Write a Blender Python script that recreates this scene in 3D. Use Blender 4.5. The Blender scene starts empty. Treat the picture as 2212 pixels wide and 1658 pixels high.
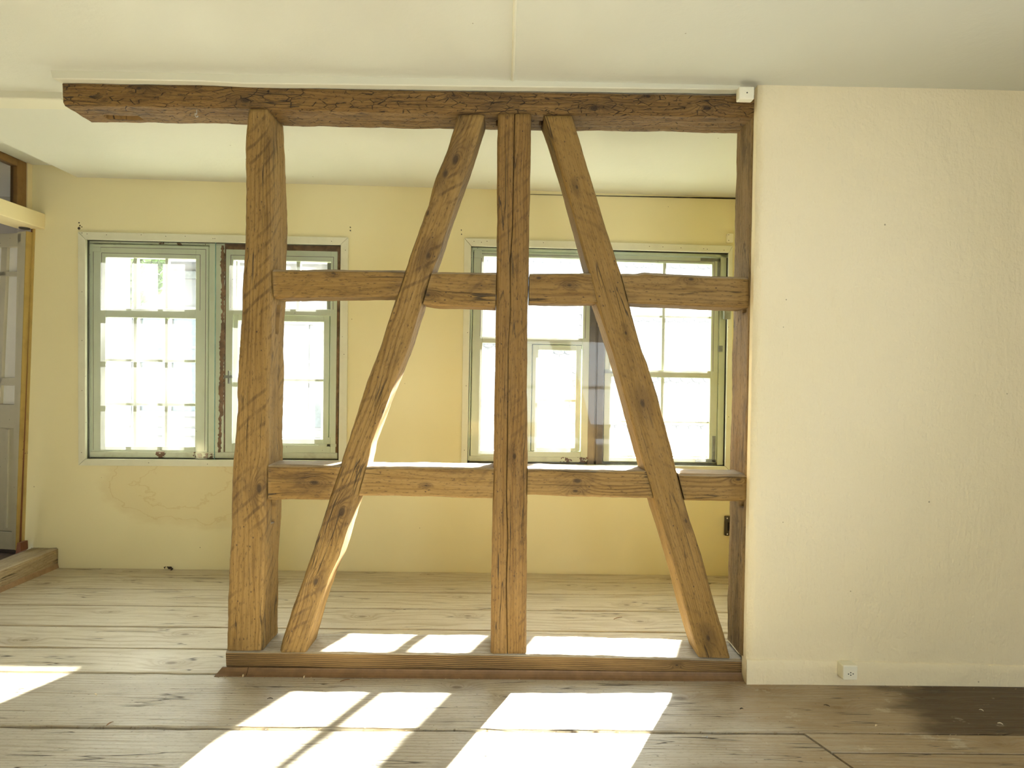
import bpy, math, random
from mathutils import Vector, Matrix, noise
random.seed(7)
S = bpy.context.scene
COL = S.collection
PI = math.pi

# ------------------------------------------------------------------ camera
F_PX, CX, CY = 1320.0, 1106.0, 829.0
CAM = Vector((0.0, -2.2, 1.078))
YAW, PITCH, ROLL = math.radians(-0.69), math.radians(-0.61), math.radians(-0.9)
ROT = Matrix.Rotation(YAW, 3, 'Z') @ Matrix.Rotation(PITCH, 3, 'X') @ Matrix.Rotation(ROLL, 3, 'Y')
cd = bpy.data.cameras.new('camera'); cam = bpy.data.objects.new('camera', cd); COL.objects.link(cam)
cd.sensor_width = 36.0; cd.lens = 36.0 * F_PX / 2212.0; cd.clip_start = 0.05; cd.clip_end = 200
cam.matrix_world = Matrix.Translation(CAM) @ (ROT @ Matrix.Rotation(PI/2, 3, 'X')).to_4x4()
S.camera = cam

# ------------------------------------------------------------------ light and exposure
w = bpy.data.worlds.new('world'); S.world = w; w.use_nodes = True
bg = w.node_tree.nodes['Background']
bg.inputs['Color'].default_value = (0.90, 0.96, 1.0, 1); bg.inputs['Strength'].default_value = 6.2
sd = bpy.data.lights.new('sun', 'SUN'); sun = bpy.data.objects.new('sun', sd); COL.objects.link(sun)
sd.energy = 85.0; sd.angle = math.radians(1.7); sd.color = (1.0, 0.96, 0.88)
sun.rotation_euler = Vector((-0.43, -1.0, -0.60)).to_track_quat('-Z', 'Y').to_euler()
sun.location = (3, 9, 6)
def portal(loc, target, sx, sz):
    a = bpy.data.lights.new('window_portal', 'AREA'); o = bpy.data.objects.new('window_portal', a); COL.objects.link(o)
    a.shape = 'RECTANGLE'; a.size = sx; a.size_y = sz; a.cycles.is_portal = True
    o.location = loc; o.rotation_euler = (Vector(target)-Vector(loc)).to_track_quat('-Z', 'Z').to_euler()
portal((-1.63, 1.32, 1.2), (-1.63, 0, 1.2), 1.5, 1.3)
portal((0.5, 1.32, 1.2), (0.5, 0, 1.2), 1.5, 1.3)
portal((2.95, -1.9, 1.25), (0, -1.9, 1.25), 1.9, 1.4)
portal((-5.3, 1.66, 1.25), (0, 1.66, 1.25), .62, 1.5)
portal((0.9, -4.37, .9), (0.9, 0, .9), 1.7, 1.64)
vs = S.view_settings
vs.view_transform = 'Standard'; vs.look = 'None'; vs.gamma = 1.0; vs.exposure = 0.50; vs.use_curve_mapping = False
S.cycles.max_bounces = 12; S.cycles.diffuse_bounces = 6; S.cycles.adaptive_threshold = 0.02; S.cycles.transparent_max_bounces = 16
S.cycles.sample_clamp_indirect = 12.0
S.cycles.use_denoising = True
S.cycles.caustics_reflective = False; S.cycles.caustics_refractive = False

# ------------------------------------------------------------------ pixel -> world
def ray(px, py):
    return ROT @ Vector(((px-CX)/F_PX, 1.0, (CY-py)/F_PX))
def P(px, py, Y=0.0):
    d = ray(px, py); t = (Y-CAM.y)/d.y
    return CAM + d*t
def PX(px, py, X):
    d = ray(px, py); return CAM + d*((X-CAM.x)/d.x)
def PZ(px, py, Z=0.0):
    d = ray(px, py); return CAM + d*((Z-CAM.z)/d.z)
def PP(px, py, p0, n):
    d = ray(px, py); return CAM + d*((p0-CAM).dot(n)/d.dot(n))

# ------------------------------------------------------------------ node helper
class N:
    def __init__(s, name, rough=0.7):
        s.m = bpy.data.materials.new(name); s.m.use_nodes = True
        s.t = s.m.node_tree; s.b = s.t.nodes['Principled BSDF']; s.b.inputs['Roughness'].default_value = rough
    def n(s, typ, **kw):
        nd = s.t.nodes.new(typ)
        for k, v in kw.items(): setattr(nd, k, v)
        return nd
    def put(s, sock, v):
        if isinstance(v, bpy.types.NodeSocket): s.t.links.new(v, sock)
        elif v is not None: sock.default_value = v
    def mt(s, op, a, b=None, c=None, clamp=False):
        nd = s.n('ShaderNodeMath', operation=op, use_clamp=clamp)
        s.put(nd.inputs[0], a); s.put(nd.inputs[1], b)
        if c is not None: s.put(nd.inputs[2], c)
        return nd.outputs[0]
    def noise(s, vec, scale=1.0, detail=2.0, rough=0.5, dist=0.0):
        nd = s.n('ShaderNodeTexNoise'); s.put(nd.inputs['Vector'], vec)
        nd.inputs['Scale'].default_value = scale; nd.inputs['Detail'].default_value = detail
        nd.inputs['Roughness'].default_value = rough; nd.inputs['Distortion'].default_value = dist
        return nd.outputs['Fac']
    def vscale(s, vec, sc, off=(0, 0, 0)):
        nd = s.n('ShaderNodeMapping'); s.put(nd.inputs['Vector'], vec)
        nd.inputs['Scale'].default_value = sc; nd.inputs['Location'].default_value = off
        return nd.outputs[0]
    def mr(s, v, a, b, c=0.0, d=1.0, smooth=True):
        nd = s.n('ShaderNodeMapRange'); nd.interpolation_type = 'SMOOTHSTEP' if smooth else 'LINEAR'
        s.put(nd.inputs[0], v)
        for i, x in enumerate((a, b, c, d)): nd.inputs[1+i].default_value = x
        return nd.outputs[0]
    def mix(s, f, a, b, mode='MIX'):
        nd = s.n('ShaderNodeMix', data_type='RGBA', blend_type=mode); s.put(nd.inputs[0], f)
        for i, x in ((6, a), (7, b)):
            if isinstance(x, tuple): x = (*x, 1.0) if len(x) == 3 else x
            s.put(nd.inputs[i], x)
        return nd.outputs[2]
    def sep(s, v):
        nd = s.n('ShaderNodeSeparateXYZ'); s.put(nd.inputs[0], v); return nd.outputs
    def bump(s, h, dist=0.002, strength=1.0):
        nd = s.n('ShaderNodeBump'); s.put(nd.inputs['Height'], h)
        nd.inputs['Distance'].default_value = dist; nd.inputs['Strength'].default_value = strength
        s.put(s.b.inputs['Normal'], nd.outputs[0])
    def obj(s): return s.n('ShaderNodeTexCoord').outputs['Object']

def plaster(name, col, col2, bump=0.0015, rough=0.85, stain=None, coarse=9.0):
    k = N(name, rough); o = k.obj()
    big = k.noise(o, 1.1, 3); mid = k.noise(o, coarse, 4, 0.6); fine = k.noise(o, 120, 3, 0.6)
    c = k.mix(k.mr(big, 0.3, 0.7), col, col2)
    if stain:                                  # old water stain under the window
        (sx, sz, rx, rz, scol) = stain
        x, y, z = k.sep(o)
        dist = k.noise(k.vscale(o, (5, 5, 9)), 1, 4, 0.6)
        q = k.mt('ADD', k.mt('POWER', k.mt('ABSOLUTE', k.mt('DIVIDE', k.mt('SUBTRACT', x, sx), rx)), 2.0),
                 k.mt('POWER', k.mt('ABSOLUTE', k.mt('DIVIDE', k.mt('SUBTRACT', z, sz), rz)), 2.0))
        q = k.mt('ADD', q, k.mt('MULTIPLY', dist, 0.9))
        ring = k.mt('SUBTRACT', 1.0, k.mr(k.mt('ABSOLUTE', k.mt('SUBTRACT', k.mt('FRACT', k.mt('MULTIPLY', q, 2.2)), 0.5)), 0.0, 0.07))
        inside = k.mr(q, 1.5, 1.2)
        c = k.mix(k.mt('MULTIPLY', inside, 0.22), c, scol)
        c = k.mix(k.mt('MULTIPLY', k.mt('MULTIPLY', inside, ring), 0.30), c, scol)
    v = k.n('ShaderNodeTexVoronoi'); k.put(v.inputs['Vector'], o); v.inputs['Scale'].default_value = 11
    spk = k.mt('MULTIPLY', k.mt('LESS_THAN', v.outputs['Distance'], 0.035), k.mt('GREATER_THAN', k.sep(v.outputs['Color'])[0], 0.72))
    c = k.mix(k.mt('MULTIPLY', spk, 0.6), c, (0.16, 0.12, 0.06))
    k.put(k.b.inputs['Base Color'], c)
    k.bump(k.mt('ADD', k.mt('MULTIPLY', mid, 1.0), k.mt('ADD', k.mt('MULTIPLY', fine, 0.10), k.mt('MULTIPLY', k.noise(k.vscale(o, (1, 1, .35)), 34, 3, .6), 0.35))), bump)
    return k.m

def wood(name, light, mid, dark, knots=(), rings=70.0, saw=0.5, worm=1.0, bump=0.002, seed=0.0, rough=0.72,
         blotch=0.5, hewn=0.0, ringamt=0.6, stain=None, dirt=0.0, wavy=2.6, sawdir=1.0, speck=0.75, dust_sunlit=0.35, crk=1.0, fibw=1.7):
    if name == 'timber_wood':
        light, mid, dark = [tuple(x*q for x, q in zip(t, (.86*w_, .89*w_, .84*w_))) for t, w_ in ((light, 1.16), (mid, 1.0), (dark, .85))]; bump *= 1.6
    k = N(name, rough)
    at = k.n('ShaderNodeAttribute', attribute_name='gv').outputs['Vector']
    at = k.vscale(at, (1, 1, 1), (0, 0, seed))
    s, l, _ = k.sep(at)
    nA = k.noise(k.vscale(at, (1.6, 9, 1)), 1, 2, 0.5)
    nB = k.noise(k.vscale(at, (7, 34, 1)), 1, 2, 0.5)
    h = k.mt('ADD', k.mt('MULTIPLY', l, rings), k.mt('ADD', k.mt('MULTIPLY', nA, wavy*2), k.mt('MULTIPLY', nB, wavy*0.28)))
    core = None; halo = None
    for (s0, l0, r) in knots:
        a = k.mt('POWER', k.mt('ABSOLUTE', k.mt('DIVIDE', k.mt('SUBTRACT', s, s0), 1.9*r)), 2.0)
        b = k.mt('POWER', k.mt('ABSOLUTE', k.mt('DIVIDE', k.mt('SUBTRACT', l, l0), r)), 2.0)
        q = k.mt('ADD', a, b)
        g = k.mt('POWER', 2.718, k.mt('MULTIPLY', k.mt('SQRT', q), -1.0))
        h = k.mt('ADD', h, k.mt('MULTIPLY', g, 7.0))
        cq = k.mr(k.mt('ADD', k.mt('SQRT', q), k.mt('MULTIPLY', nB, 0.35)), 0.85, 0.38)
        core = cq if core is None else k.mt('MAXIMUM', core, cq)
        hl = k.mr(q, 9.0, 0.3); halo = hl if halo is None else k.mt('MAXIMUM', halo, hl)
    wv = k.mt('SINE', k.mt('MULTIPLY', h, 6.2832))
    ring = k.mt('POWER', k.mt('MULTIPLY_ADD', wv, 0.5, 0.5), 2.2)
    rmask = k.mr(k.noise(k.vscale(at, (2.2, 10, 1), (3, 5, 0)), 1, 2), 0.32, 0.62, 0.35, 1.0)
    ring = k.mt('MULTIPLY', ring, rmask)
    fib = k.noise(k.vscale(at, (9, 330, 1)), 1, 3, 0.6)
    fib2 = k.noise(k.vscale(at, (3, 60, 1), (9, 0, 0)), 1, 3, 0.6)
    blo = k.noise(k.vscale(at, (5, 13, 1), (1, 7, 0)), 1, 4, 0.62)
    ck = k.mt('ABSOLUTE', k.mt('SUBTRACT', k.noise(k.vscale(at, (1.3, 24, 1), (5, 2, 0)), 1, 3, 0.45), 0.5))
    crack = k.mt('MULTIPLY', k.mt('MULTIPLY', k.mr(ck, 0.011, 0.002), k.mr(k.noise(k.vscale(at, (4, 9, 1), (2, 2, 0)), 1, 1), 0.5, 0.6)), crk)
    f = k.mt('ADD', k.mt('MULTIPLY', ring, ringamt), k.mt('MULTIPLY', k.mt('SUBTRACT', fib2, 0.5), fibw), clamp=True)
    c = k.mix(f, light, mid)
    c = k.mix(k.mt('MULTIPLY', k.mr(fib, 0.48, 0.75), 0.55), c, mid)
    c = k.mix(k.mt('MULTIPLY', k.mr(blo, 0.5, 0.72), blotch), c, dark)
    spk = k.noise(k.vscale(at, (45, 190, 1), (2, 3, 0)), 1, 3, 0.7)
    c = k.mix(k.mt('MULTIPLY', k.mr(spk, 0.54, 0.70), speck), c, dark)
    if halo is not None: c = k.mix(k.mt('MULTIPLY', k.mt('MULTIPLY', halo, k.mr(nB, .3, .6)), 0.45), c, dark)
    hgt = k.mt('SUBTRACT', k.mt('MULTIPLY', fib, 0.5), k.mt('MULTIPLY', ring, -0.25))
    if saw:
        d = k.mt('ADD', k.mt('MULTIPLY', s, 17.0), k.mt('ADD', k.mt('MULTIPLY', l, 17.0*sawdir), k.mt('MULTIPLY', nA, 0.9)))
        sv = k.mr(k.mt('SINE', k.mt('MULTIPLY', d, 6.2832)), 0.45, 1.0)
        sm = k.mr(k.noise(k.vscale(at, (4, 7, 1), (8, 8, 0)), 1, 3, .6), 0.46, 0.62)
        c = k.mix(k.mt('MULTIPLY', k.mt('MULTIPLY', sv, sm), k.mt('MULTIPLY', k.mr(fib2, 0.3, 0.6, 0.35, 1.0), saw)), c, dark)
    if hewn:
        rot = k.n('ShaderNodeMapping'); k.put(rot.inputs['Vector'], at)
        rot.inputs['Rotation'].default_value = (0, 0, 1.0); rot.inputs['Scale'].default_value = (22, 52, 1)
        vo = k.n('ShaderNodeTexVoronoi', feature='DISTANCE_TO_EDGE'); k.put(vo.inputs['Vector'], rot.outputs[0]); vo.inputs['Scale'].default_value = 1
        hv = k.mt('MULTIPLY', k.mr(vo.outputs['Distance'], 0.05, 0.0), k.mr(k.noise(k.vscale(at, (34, 60, 1)), 1, 2), 0.46, 0.58))
        c = k.mix(k.mt('MULTIPLY', hv, hewn), c, tuple(x*0.35 for x in dark)); hgt = k.mt('SUBTRACT', hgt, k.mt('MULTIPLY', hv, 1.2*hewn))
    if core is not None:
        c = k.mix(k.mt('MULTIPLY', core, 0.85), c, tuple(x*0.62 for x in dark))
    if stain: c = stain(k, c)
    if dirt:
        dm = k.mr(k.noise(k.vscale(at, (3, 5, 1), (4, 4, 0)), 1, 4, 0.65), 0.5, 0.7)
        c = k.mix(k.mt('MULTIPLY', dm, dirt), c, (0.52, 0.50, 0.44))
    c = k.mix(k.mt('MULTIPLY', crack, 0.85), c, (0.035, 0.02, 0.008))
    if worm:
        v = k.n('ShaderNodeTexVoronoi'); k.put(v.inputs['Vector'], k.vscale(at, (30, 42, 1))); v.inputs['Scale'].default_value = 1
        wm = k.mt('MULTIPLY', k.mt('LESS_THAN', v.outputs['Distance'], 0.10), k.mt('GREATER_THAN', k.sep(v.outputs['Color'])[0], 0.62))
        c = k.mix(k.mt('MULTIPLY', wm, 0.85*worm), c, (0.05, 0.025, 0.01)); hgt = k.mt('SUBTRACT', hgt, wm)
    if dust_sunlit:                                   # dusty pale tone, with sunlit whiteness painted into upward faces
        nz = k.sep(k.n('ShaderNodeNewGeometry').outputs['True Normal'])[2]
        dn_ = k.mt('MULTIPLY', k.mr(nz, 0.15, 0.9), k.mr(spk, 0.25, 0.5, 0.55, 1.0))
        c = k.mix(k.mt('MULTIPLY', dn_, dust_sunlit), c, k.mix(k.mr(fib2, .35, .6), (0.40, 0.35, 0.26), (0.62, 0.58, 0.49)))
    k.put(k.b.inputs['Base Color'], c)
    k.put(k.b.inputs['Roughness'], k.mr(fib2, 0.3, 0.7, rough-0.08, rough+0.08))
    k.bump(k.mt('SUBTRACT', hgt, k.mt('MULTIPLY', crack, 1.5)), bump)
    return k.m

def paint(name, col, dirtcol, flake=0.0, flakecol=(0.16, 0.08, 0.035), rough=0.5, bump=0.0006, sc=1.0, dirt=0.5):
    k = N(name, rough); o = k.obj()
    a = k.noise(o, 14*sc, 4, 0.6); b = k.noise(o, 60*sc, 3, 0.6)
    c = k.mix(k.mt('MULTIPLY', k.mr(a, 0.45, 0.75), dirt), col, dirtcol)
    if flake:
        fm = k.mr(k.mt('ADD', k.noise(k.vscale(o, (1, 1, .4)), 9*sc, 2, .5), k.mt('MULTIPLY', k.mt('SUBTRACT', b, .5), 0.5)), 0.78-flake*0.13, 0.79-flake*0.13)
        c = k.mix(fm, c, flakecol)
        a = k.mt('SUBTRACT', a, k.mt('MULTIPLY', fm, 1.2))
    v = k.n('ShaderNodeTexVoronoi'); k.put(v.inputs['Vector'], o); v.inputs['Scale'].default_value = 26
    spk = k.mt('MULTIPLY', k.mt('LESS_THAN', v.outputs['Distance'], 0.06), k.mt('GREATER_THAN', k.sep(v.outputs['Color'])[0], 0.75))
    c = k.mix(k.mt('MULTIPLY', spk, 0.8), c, (0.08, 0.06, 0.04))
    k.put(k.b.inputs['Base Color'], c); k.bump(k.mt('ADD', a, k.mt('MULTIPLY', b, .3)), bump)
    return k.m

def plain(name, col, rough=0.6, metal=0.0, var=0.15):
    k = N(name, rough); k.b.inputs['Metallic'].default_value = metal
    a = k.noise(k.obj(), 30, 3, .6)
    k.put(k.b.inputs['Base Color'], k.mix(k.mr(a, .3, .7), tuple(x*(1-var) for x in col), tuple(min(1, x*(1+var)) for x in col)))
    return k.m

def glass(name, haze=0.05, tint=(0.97, 1.0, 0.985)):
    m = bpy.data.materials.new(name); m.use_nodes = True; t = m.node_tree; t.nodes.clear()
    out = t.nodes.new('ShaderNodeOutputMaterial')
    tr = t.nodes.new('ShaderNodeBsdfTransparent'); tr.inputs[0].default_value = (*tint, 1)
    gl = t.nodes.new('ShaderNodeBsdfGlossy'); gl.inputs['Roughness'].default_value = 0.03
    fr = t.nodes.new('ShaderNodeFresnel'); fr.inputs[0].default_value = 1.45
    mx = t.nodes.new('ShaderNodeMixShader'); t.links.new(fr.outputs[0], mx.inputs[0])
    t.links.new(tr.outputs[0], mx.inputs[1]); t.links.new(gl.outputs[0], mx.inputs[2])
    tl = t.nodes.new('ShaderNodeBsdfTranslucent'); tl.inputs[0].default_value = (0.9, 0.92, 0.9, 1)
    tc = t.nodes.new('ShaderNodeTexCoord'); nz = t.nodes.new('ShaderNodeTexNoise'); nz.inputs['Scale'].default_value = 5; nz.inputs['Detail'].default_value = 5
    mp = t.nodes.new('ShaderNodeMapping'); mp.inputs['Scale'].default_value = (2.5, 1, 0.6)
    t.links.new(tc.outputs['Object'], mp.inputs[0]); t.links.new(mp.outputs[0], nz.inputs['Vector'])
    r = t.nodes.new('ShaderNodeMapRange'); t.links.new(nz.outputs['Fac'], r.inputs[0])
    r.inputs[1].default_value = 0.35; r.inputs[2].default_value = 0.75; r.inputs[3].default_value = haze*0.6; r.inputs[4].default_value = haze*1.8
    m2 = t.nodes.new('ShaderNodeMixShader'); t.links.new(r.outputs[0], m2.inputs[0])
    t.links.new(mx.outputs[0], m2.inputs[1]); t.links.new(tl.outputs[0], m2.inputs[2])
    t.links.new(m2.outputs[0], out.inputs[0])
    return m

# ------------------------------------------------------------------ mesh helpers
def mk(name, verts, faces, mat, parent=None, smooth=False, gv=None, bevel=0.0):
    me = bpy.data.meshes.new(name); me.from_pydata([tuple(v) for v in verts], [], faces)
    if gv:
        a = me.attributes.new('gv', 'FLOAT_VECTOR', 'POINT')
        a.data.foreach_set('vector', [c for v in gv for c in v])
    if smooth: me.polygons.foreach_set('use_smooth', [True]*len(me.polygons))
    me.materials.append(mat); me.update()
    o = bpy.data.objects.new(name, me); COL.objects.link(o)
    if parent is not None: o.parent = parent
    if bevel:
        b = o.modifiers.new('bevel', 'BEVEL'); b.width = bevel; b.segments = 2; b.limit_method = 'ANGLE'
    return o
def tag(o, label=None, cat=None, group=None, kind=None):
    if label: o['label'] = label
    if cat: o['category'] = cat
    if group: o['group'] = group
    if kind: o['kind'] = kind
    return o
def empty(name, loc=(0, 0, 0), **kw):
    o = bpy.data.objects.new(name, None); COL.objects.link(o); o.empty_display_size = 0.1
    tag(o, **kw)
    return o
class MB:
    def __init__(s): s.v = []; s.f = []; s.g = []
    def hexa(s, c, g=None):           # 8 corners: bottom loop 0-3, top loop 4-7
        b = len(s.v); s.v += [tuple(p) for p in c]
        for q in ((3, 2, 1, 0), (4, 5, 6, 7), (0, 1, 5, 4), (1, 2, 6, 5), (2, 3, 7, 6), (3, 0, 4, 7)):
            s.f.append(tuple(b+i for i in q))
        return s
    def box(s, x0, x1, y0, y1, z0, z1):
        return s.hexa([(x0, y0, z0), (x1, y0, z0), (x1, y1, z0), (x0, y1, z0), (x0, y0, z1), (x1, y0, z1), (x1, y1, z1), (x0, y1, z1)])
    def quad4(s, a, b, c, d, n):      # quad a b c d (ccw seen from the front) pushed back by vector n
        n = Vector(n); a, b, c, d = map(Vector, (a, b, c, d))
        return s.hexa([a, b, b+n, a+n, d, c, c+n, d+n])
    def poly(s, pts, n):
        n = Vector(n); b = len(s.v); k = len(pts)
        s.v += [tuple(p) for p in pts] + [tuple(Vector(p)+n) for p in pts]
        s.f.append(tuple(range(b, b+k))); s.f.append(tuple(range(b+2*k-1, b+k-1, -1)))
        for i in range(k): j = (i+1) % k; s.f.append((b+i, b+k+i, b+k+j, b+j))
        return s
    def cyl(s, p0, p1, r, seg=10, r1=None):
        p0, p1 = Vector(p0), Vector(p1); ax = (p1-p0).normalized()
        u = ax.orthogonal().normalized(); w_ = ax.cross(u); r1 = r if r1 is None else r1; b = len(s.v)
        for p, rr in ((p0, r), (p1, r1)):
            for i in range(seg):
                a = 2*PI*i/seg; s.v.append(tuple(p+u*math.cos(a)*rr+w_*math.sin(a)*rr))
        s.f.append(tuple(range(b+seg-1, b-1, -1))); s.f.append(tuple(range(b+seg, b+2*seg)))
        for i in range(seg): j = (i+1) % seg; s.f.append((b+i, b+j, b+seg+j, b+seg+i))
        return s
    def build(s, name, mat, parent=None, bevel=0.0, smooth=False):
        return mk(name, s.v, s.f, mat, parent, smooth, None, bevel)

def along(pl, t):
    L = [0.0]
    for a, b in zip(pl, pl[1:]): L.append(L[-1]+(Vector(b)-Vector(a)).length)
    d = t*L[-1]
    for i in range(len(pl)-1):
        if d <= L[i+1] or i == len(pl)-2:
            q = (d-L[i])/max(1e-9, L[i+1]-L[i]); return Vector(pl[i]).lerp(Vector(pl[i+1]), min(1, max(0, q)))

def timber(name, e1, e2, depth, matargs, parent, Yf=0.0, arris=0.007, rough=0.0022, crack=None, recess=(), step=0.014,
           knots=(), seed=1.0, hew=0.0, label=None, mat=None, world=False, arr2=None):
    """e1, e2: pixel polylines of the two long edges of the front face (e1 left or top, e2 right or bottom), start -> end.
    recess: (side 'e1'/'e2', t0, t1, y0, y1, depth)."""
    E1 = [Vector(p) for p in e1] if world else [P(x, y, Yf) for x, y in e1]
    E2 = [Vector(p) for p in e2] if world else [P(x, y, Yf) for x, y in e2]
    A = (E1[0]+E2[0])/2; B = (E1[-1]+E2[-1])/2; ax = (B-A).normalized(); L = (B-A).length
    lat = (((E2[0]+E2[-1])-(E1[0]+E1[-1]))/2); lat -= ax*lat.dot(ax); hw = lat.length/2; lat.normalize()
    nrow = max(4, int(L/step)); ts = [i/nrow for i in range(nrow+1)]
    for (sd_, t0, t1, y0, y1, dp) in recess:
        e = 0.0012/L; ts = [t for t in ts if not (abs(t-t0) < 4*e or abs(t-t1) < 4*e)] + [t0-e, t0, t1, t1+e]
    ts = sorted(set(ts))
    def cols(side):
        n = 8; c = [i/n for i in range(1, n)]
        for (sd_, t0, t1, y0, y1, dp) in recess:
            if sd_ == side:
                c = [q for q in c if abs(q-y0/depth) > .02 and abs(q-y1/depth) > .02]
                c += [y0/depth-.008, y0/depth, y1/depth, y1/depth+.008]
        return sorted(c)
    sideR, sideL = cols('e2'), cols('e1')
    CR = [P(x, y, Yf) for x, y, *_ in crack] if crack else None
    verts = []; gv = []; ringn = None
    def wob(p, amp, s1=9.0, s2=38.0):
        q = Vector((p.x+seed*7.3, p.y*1.0+seed*3.1, p.z-seed*5.7))
        return amp*(1.1*noise.noise(q*s1)+0.55*noise.noise(q*s2))
    for t in ts:
        p1, p2 = along(E1, t), along(E2, t); wd = (p2-p1).length; u = (p2-p1)/wd; sA = None
        ar = arris*(1.0+0.7*noise.noise(Vector((t*L*6, seed, 0))))
        ar = min(max(0.002, ar), wd*0.10)
        row = []
        # front
        fr = [ar/wd, (ar*2.0)/wd] + [.21+.58*i/5 for i in range(6)] + [1-(ar*2.0)/wd, 1-ar/wd]
        if crack:
            cc = along(CR, t); cf = (cc-p1).dot(u)/wd; cw = 0.0035*(0.7+0.6*noise.noise(Vector((t*9, seed, 4))))
            fr = [f for f in fr[:3]] + [(cf+.2)/2, cf-0.03, cf-cw/wd, cf, cf+cw/wd, cf+0.03, cf+(1-cf)*.5] + fr[-2:]
        for i, f in enumerate(fr):
            p = p1 + u*(f*wd); yo = 0.0
            if crack and i == 6: yo = 0.03*min(1, 0.3+abs(math.sin(t*5+1)))
            row.append((p+Vector((0, yo, 0)), Vector((0, -1, 0)), (p-A).dot(lat)))
        # e2 side, front -> back
        for q in [ar/depth]+sideR+[1-ar/depth]:
            p = p2.copy(); p.y = Yf+q*depth; off = 0.0
            for (sd_, t0, t1, y0, y1, dp) in recess:
                if sd_ == 'e2' and t0-1e-6 <= t <= t1+1e-6 and y0-1e-6 <= q*depth <= y1+1e-6: off = dp
            row.append((p-u*off, u, (p2-A).dot(lat)+q*depth))
        for f in [1-ar/wd, .75, .5, .25, ar/wd]:
            p = p1+u*(f*wd); p.y = Yf+depth
            row.append((p, Vector((0, 1, 0)), hw+depth+(1-f)*wd))
        for q in reversed([ar/depth]+sideL+[1-ar/depth]):
            p = p1.copy(); p.y = Yf+q*depth; off = 0.0
            for (sd_, t0, t1, y0, y1, dp) in recess:
                if sd_ == 'e1' and t0-1e-6 <= t <= t1+1e-6 and y0-1e-6 <= q*depth <= y1+1e-6: off = dp
            row.append((p+u*off, -u, (p1-A).dot(lat)-q*depth))
        ringn = len(row)
        for (p, nrm, lv) in row:
            a = wob(p, rough)
            if hew:
                q = Vector((p.dot(ax)*11+seed, (p.y+lv)*14, 0)); a += hew*(noise.voronoi(q)[0][0]-0.35)
            verts.append(p+nrm*a); gv.append(((p-A).dot(ax), lv, seed))
    faces = []
    for r in range(len(ts)-1):
        for c in range(ringn):
            d = (c+1) % ringn
            faces.append((r*ringn+c, r*ringn+d, (r+1)*ringn+d, (r+1)*ringn+c))
    # orientation: front faces must look to -Y
    n0 = (verts[1]-verts[0]).cross(verts[ringn]-verts[0])
    if n0.y > 0: faces = [f[::-1] for f in faces]
    faces.append(tuple(range(ringn))); faces.append(tuple(range((len(ts)-1)*ringn, len(ts)*ringn)))
    if mat is None:
        kk = []
        for (x, y, r) in knots:
            w_ = P(x, y, Yf); kk.append(((w_-A).dot(ax), (w_-A).dot(lat), r))
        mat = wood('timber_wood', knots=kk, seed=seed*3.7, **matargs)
    o = mk(name, verts, faces, mat, parent, True, gv)
    if label: o['label'] = label
    return o

# ------------------------------------------------------------------ materials
M = {}
M['wall'] = plaster('wall_plaster', (0.80, 0.70, 0.42), (0.76, 0.655, 0.375), 0.0014, coarse=5)
M['wall_stain'] = plaster('wall_plaster_back', (0.74, 0.685, 0.43), (0.70, 0.645, 0.39), 0.0008, stain=(-1.72, 0.47, 0.50, 0.26, (0.50, 0.36, 0.14)), coarse=5)
M['wall_rough'] = plaster('wall_plaster_rough', (0.80, 0.71, 0.505), (0.77, 0.68, 0.465), 0.016, coarse=7)
M['ceiling'] = plaster('ceiling_plaster', (0.615, 0.62, 0.545), (0.585, 0.59, 0.515), 0.0025, coarse=3)
M['white_trim'] = plaster('white_paint', (0.66, 0.645, 0.52), (0.63, 0.615, 0.49), 0.0004)
M['trim_grey'] = paint('grey_trim_paint', (0.64, 0.64, 0.50), (0.56, 0.56, 0.43), rough=0.45)
M['sash'] = paint('pale_green_paint', (0.86, 0.93, 0.71), (0.74, 0.81, 0.56), 0.0, rough=0.35, dirt=.35)
M['sash_flaky'] = paint('flaking_green_paint', (0.80, 0.84, 0.64), (0.50, 0.48, 0.30), 0.8, rough=0.5)
M['gap_shade'] = plain('olive_shadow_gap', (0.07, 0.065, 0.035), 0.8)  # dark olive stands in for the shade in the window gaps
M['bare'] = plain('bare_brown_wood', (0.21, 0.11, 0.05), 0.85, var=0.4)
M['mull'] = paint('worn_grey_brown_paint', (0.17, 0.14, 0.10), (0.10, 0.07, 0.045), 0.4, (0.20, 0.09, 0.05), rough=0.35)
M['glass'] = glass('old_glass', 0.008)
M['sheet'] = glass('glass_sheet', 0.022, (0.995, 1.0, 0.99))
M['milky'] = plain('milky_glass', (0.86, 0.87, 0.85), 0.25, var=.01)
def _milky(m):
    t = m.node_tree; b = t.nodes['Principled BSDF']; o = [n for n in t.nodes if n.type == 'OUTPUT_MATERIAL'][0]
    tl = t.nodes.new('ShaderNodeBsdfTranslucent'); tl.inputs[0].default_value = (.95, .95, .93, 1); mx = t.nodes.new('ShaderNodeMixShader'); mx.inputs[0].default_value = .12
    t.links.new(b.outputs[0], mx.inputs[1]); t.links.new(tl.outputs[0], mx.inputs[2]); t.links.new(mx.outputs[0], o.inputs[0])
_milky(M['milky'])
M['iron'] = plain('dark_iron', (0.05, 0.045, 0.035), 0.5, 0.3)
M['greyiron'] = plain('painted_iron', (0.24, 0.25, 0.20), 0.5, 0.2)
M['door'] = paint('grey_door_paint', (0.46, 0.43, 0.31), (0.38, 0.35, 0.24), 0.0, rough=0.5, dirt=0.35)
M['ochre'] = paint('ochre_edge_paint', (0.42, 0.30, 0.09), (0.30, 0.20, 0.06), 0.2, (0.12, 0.06, 0.03))
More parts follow.
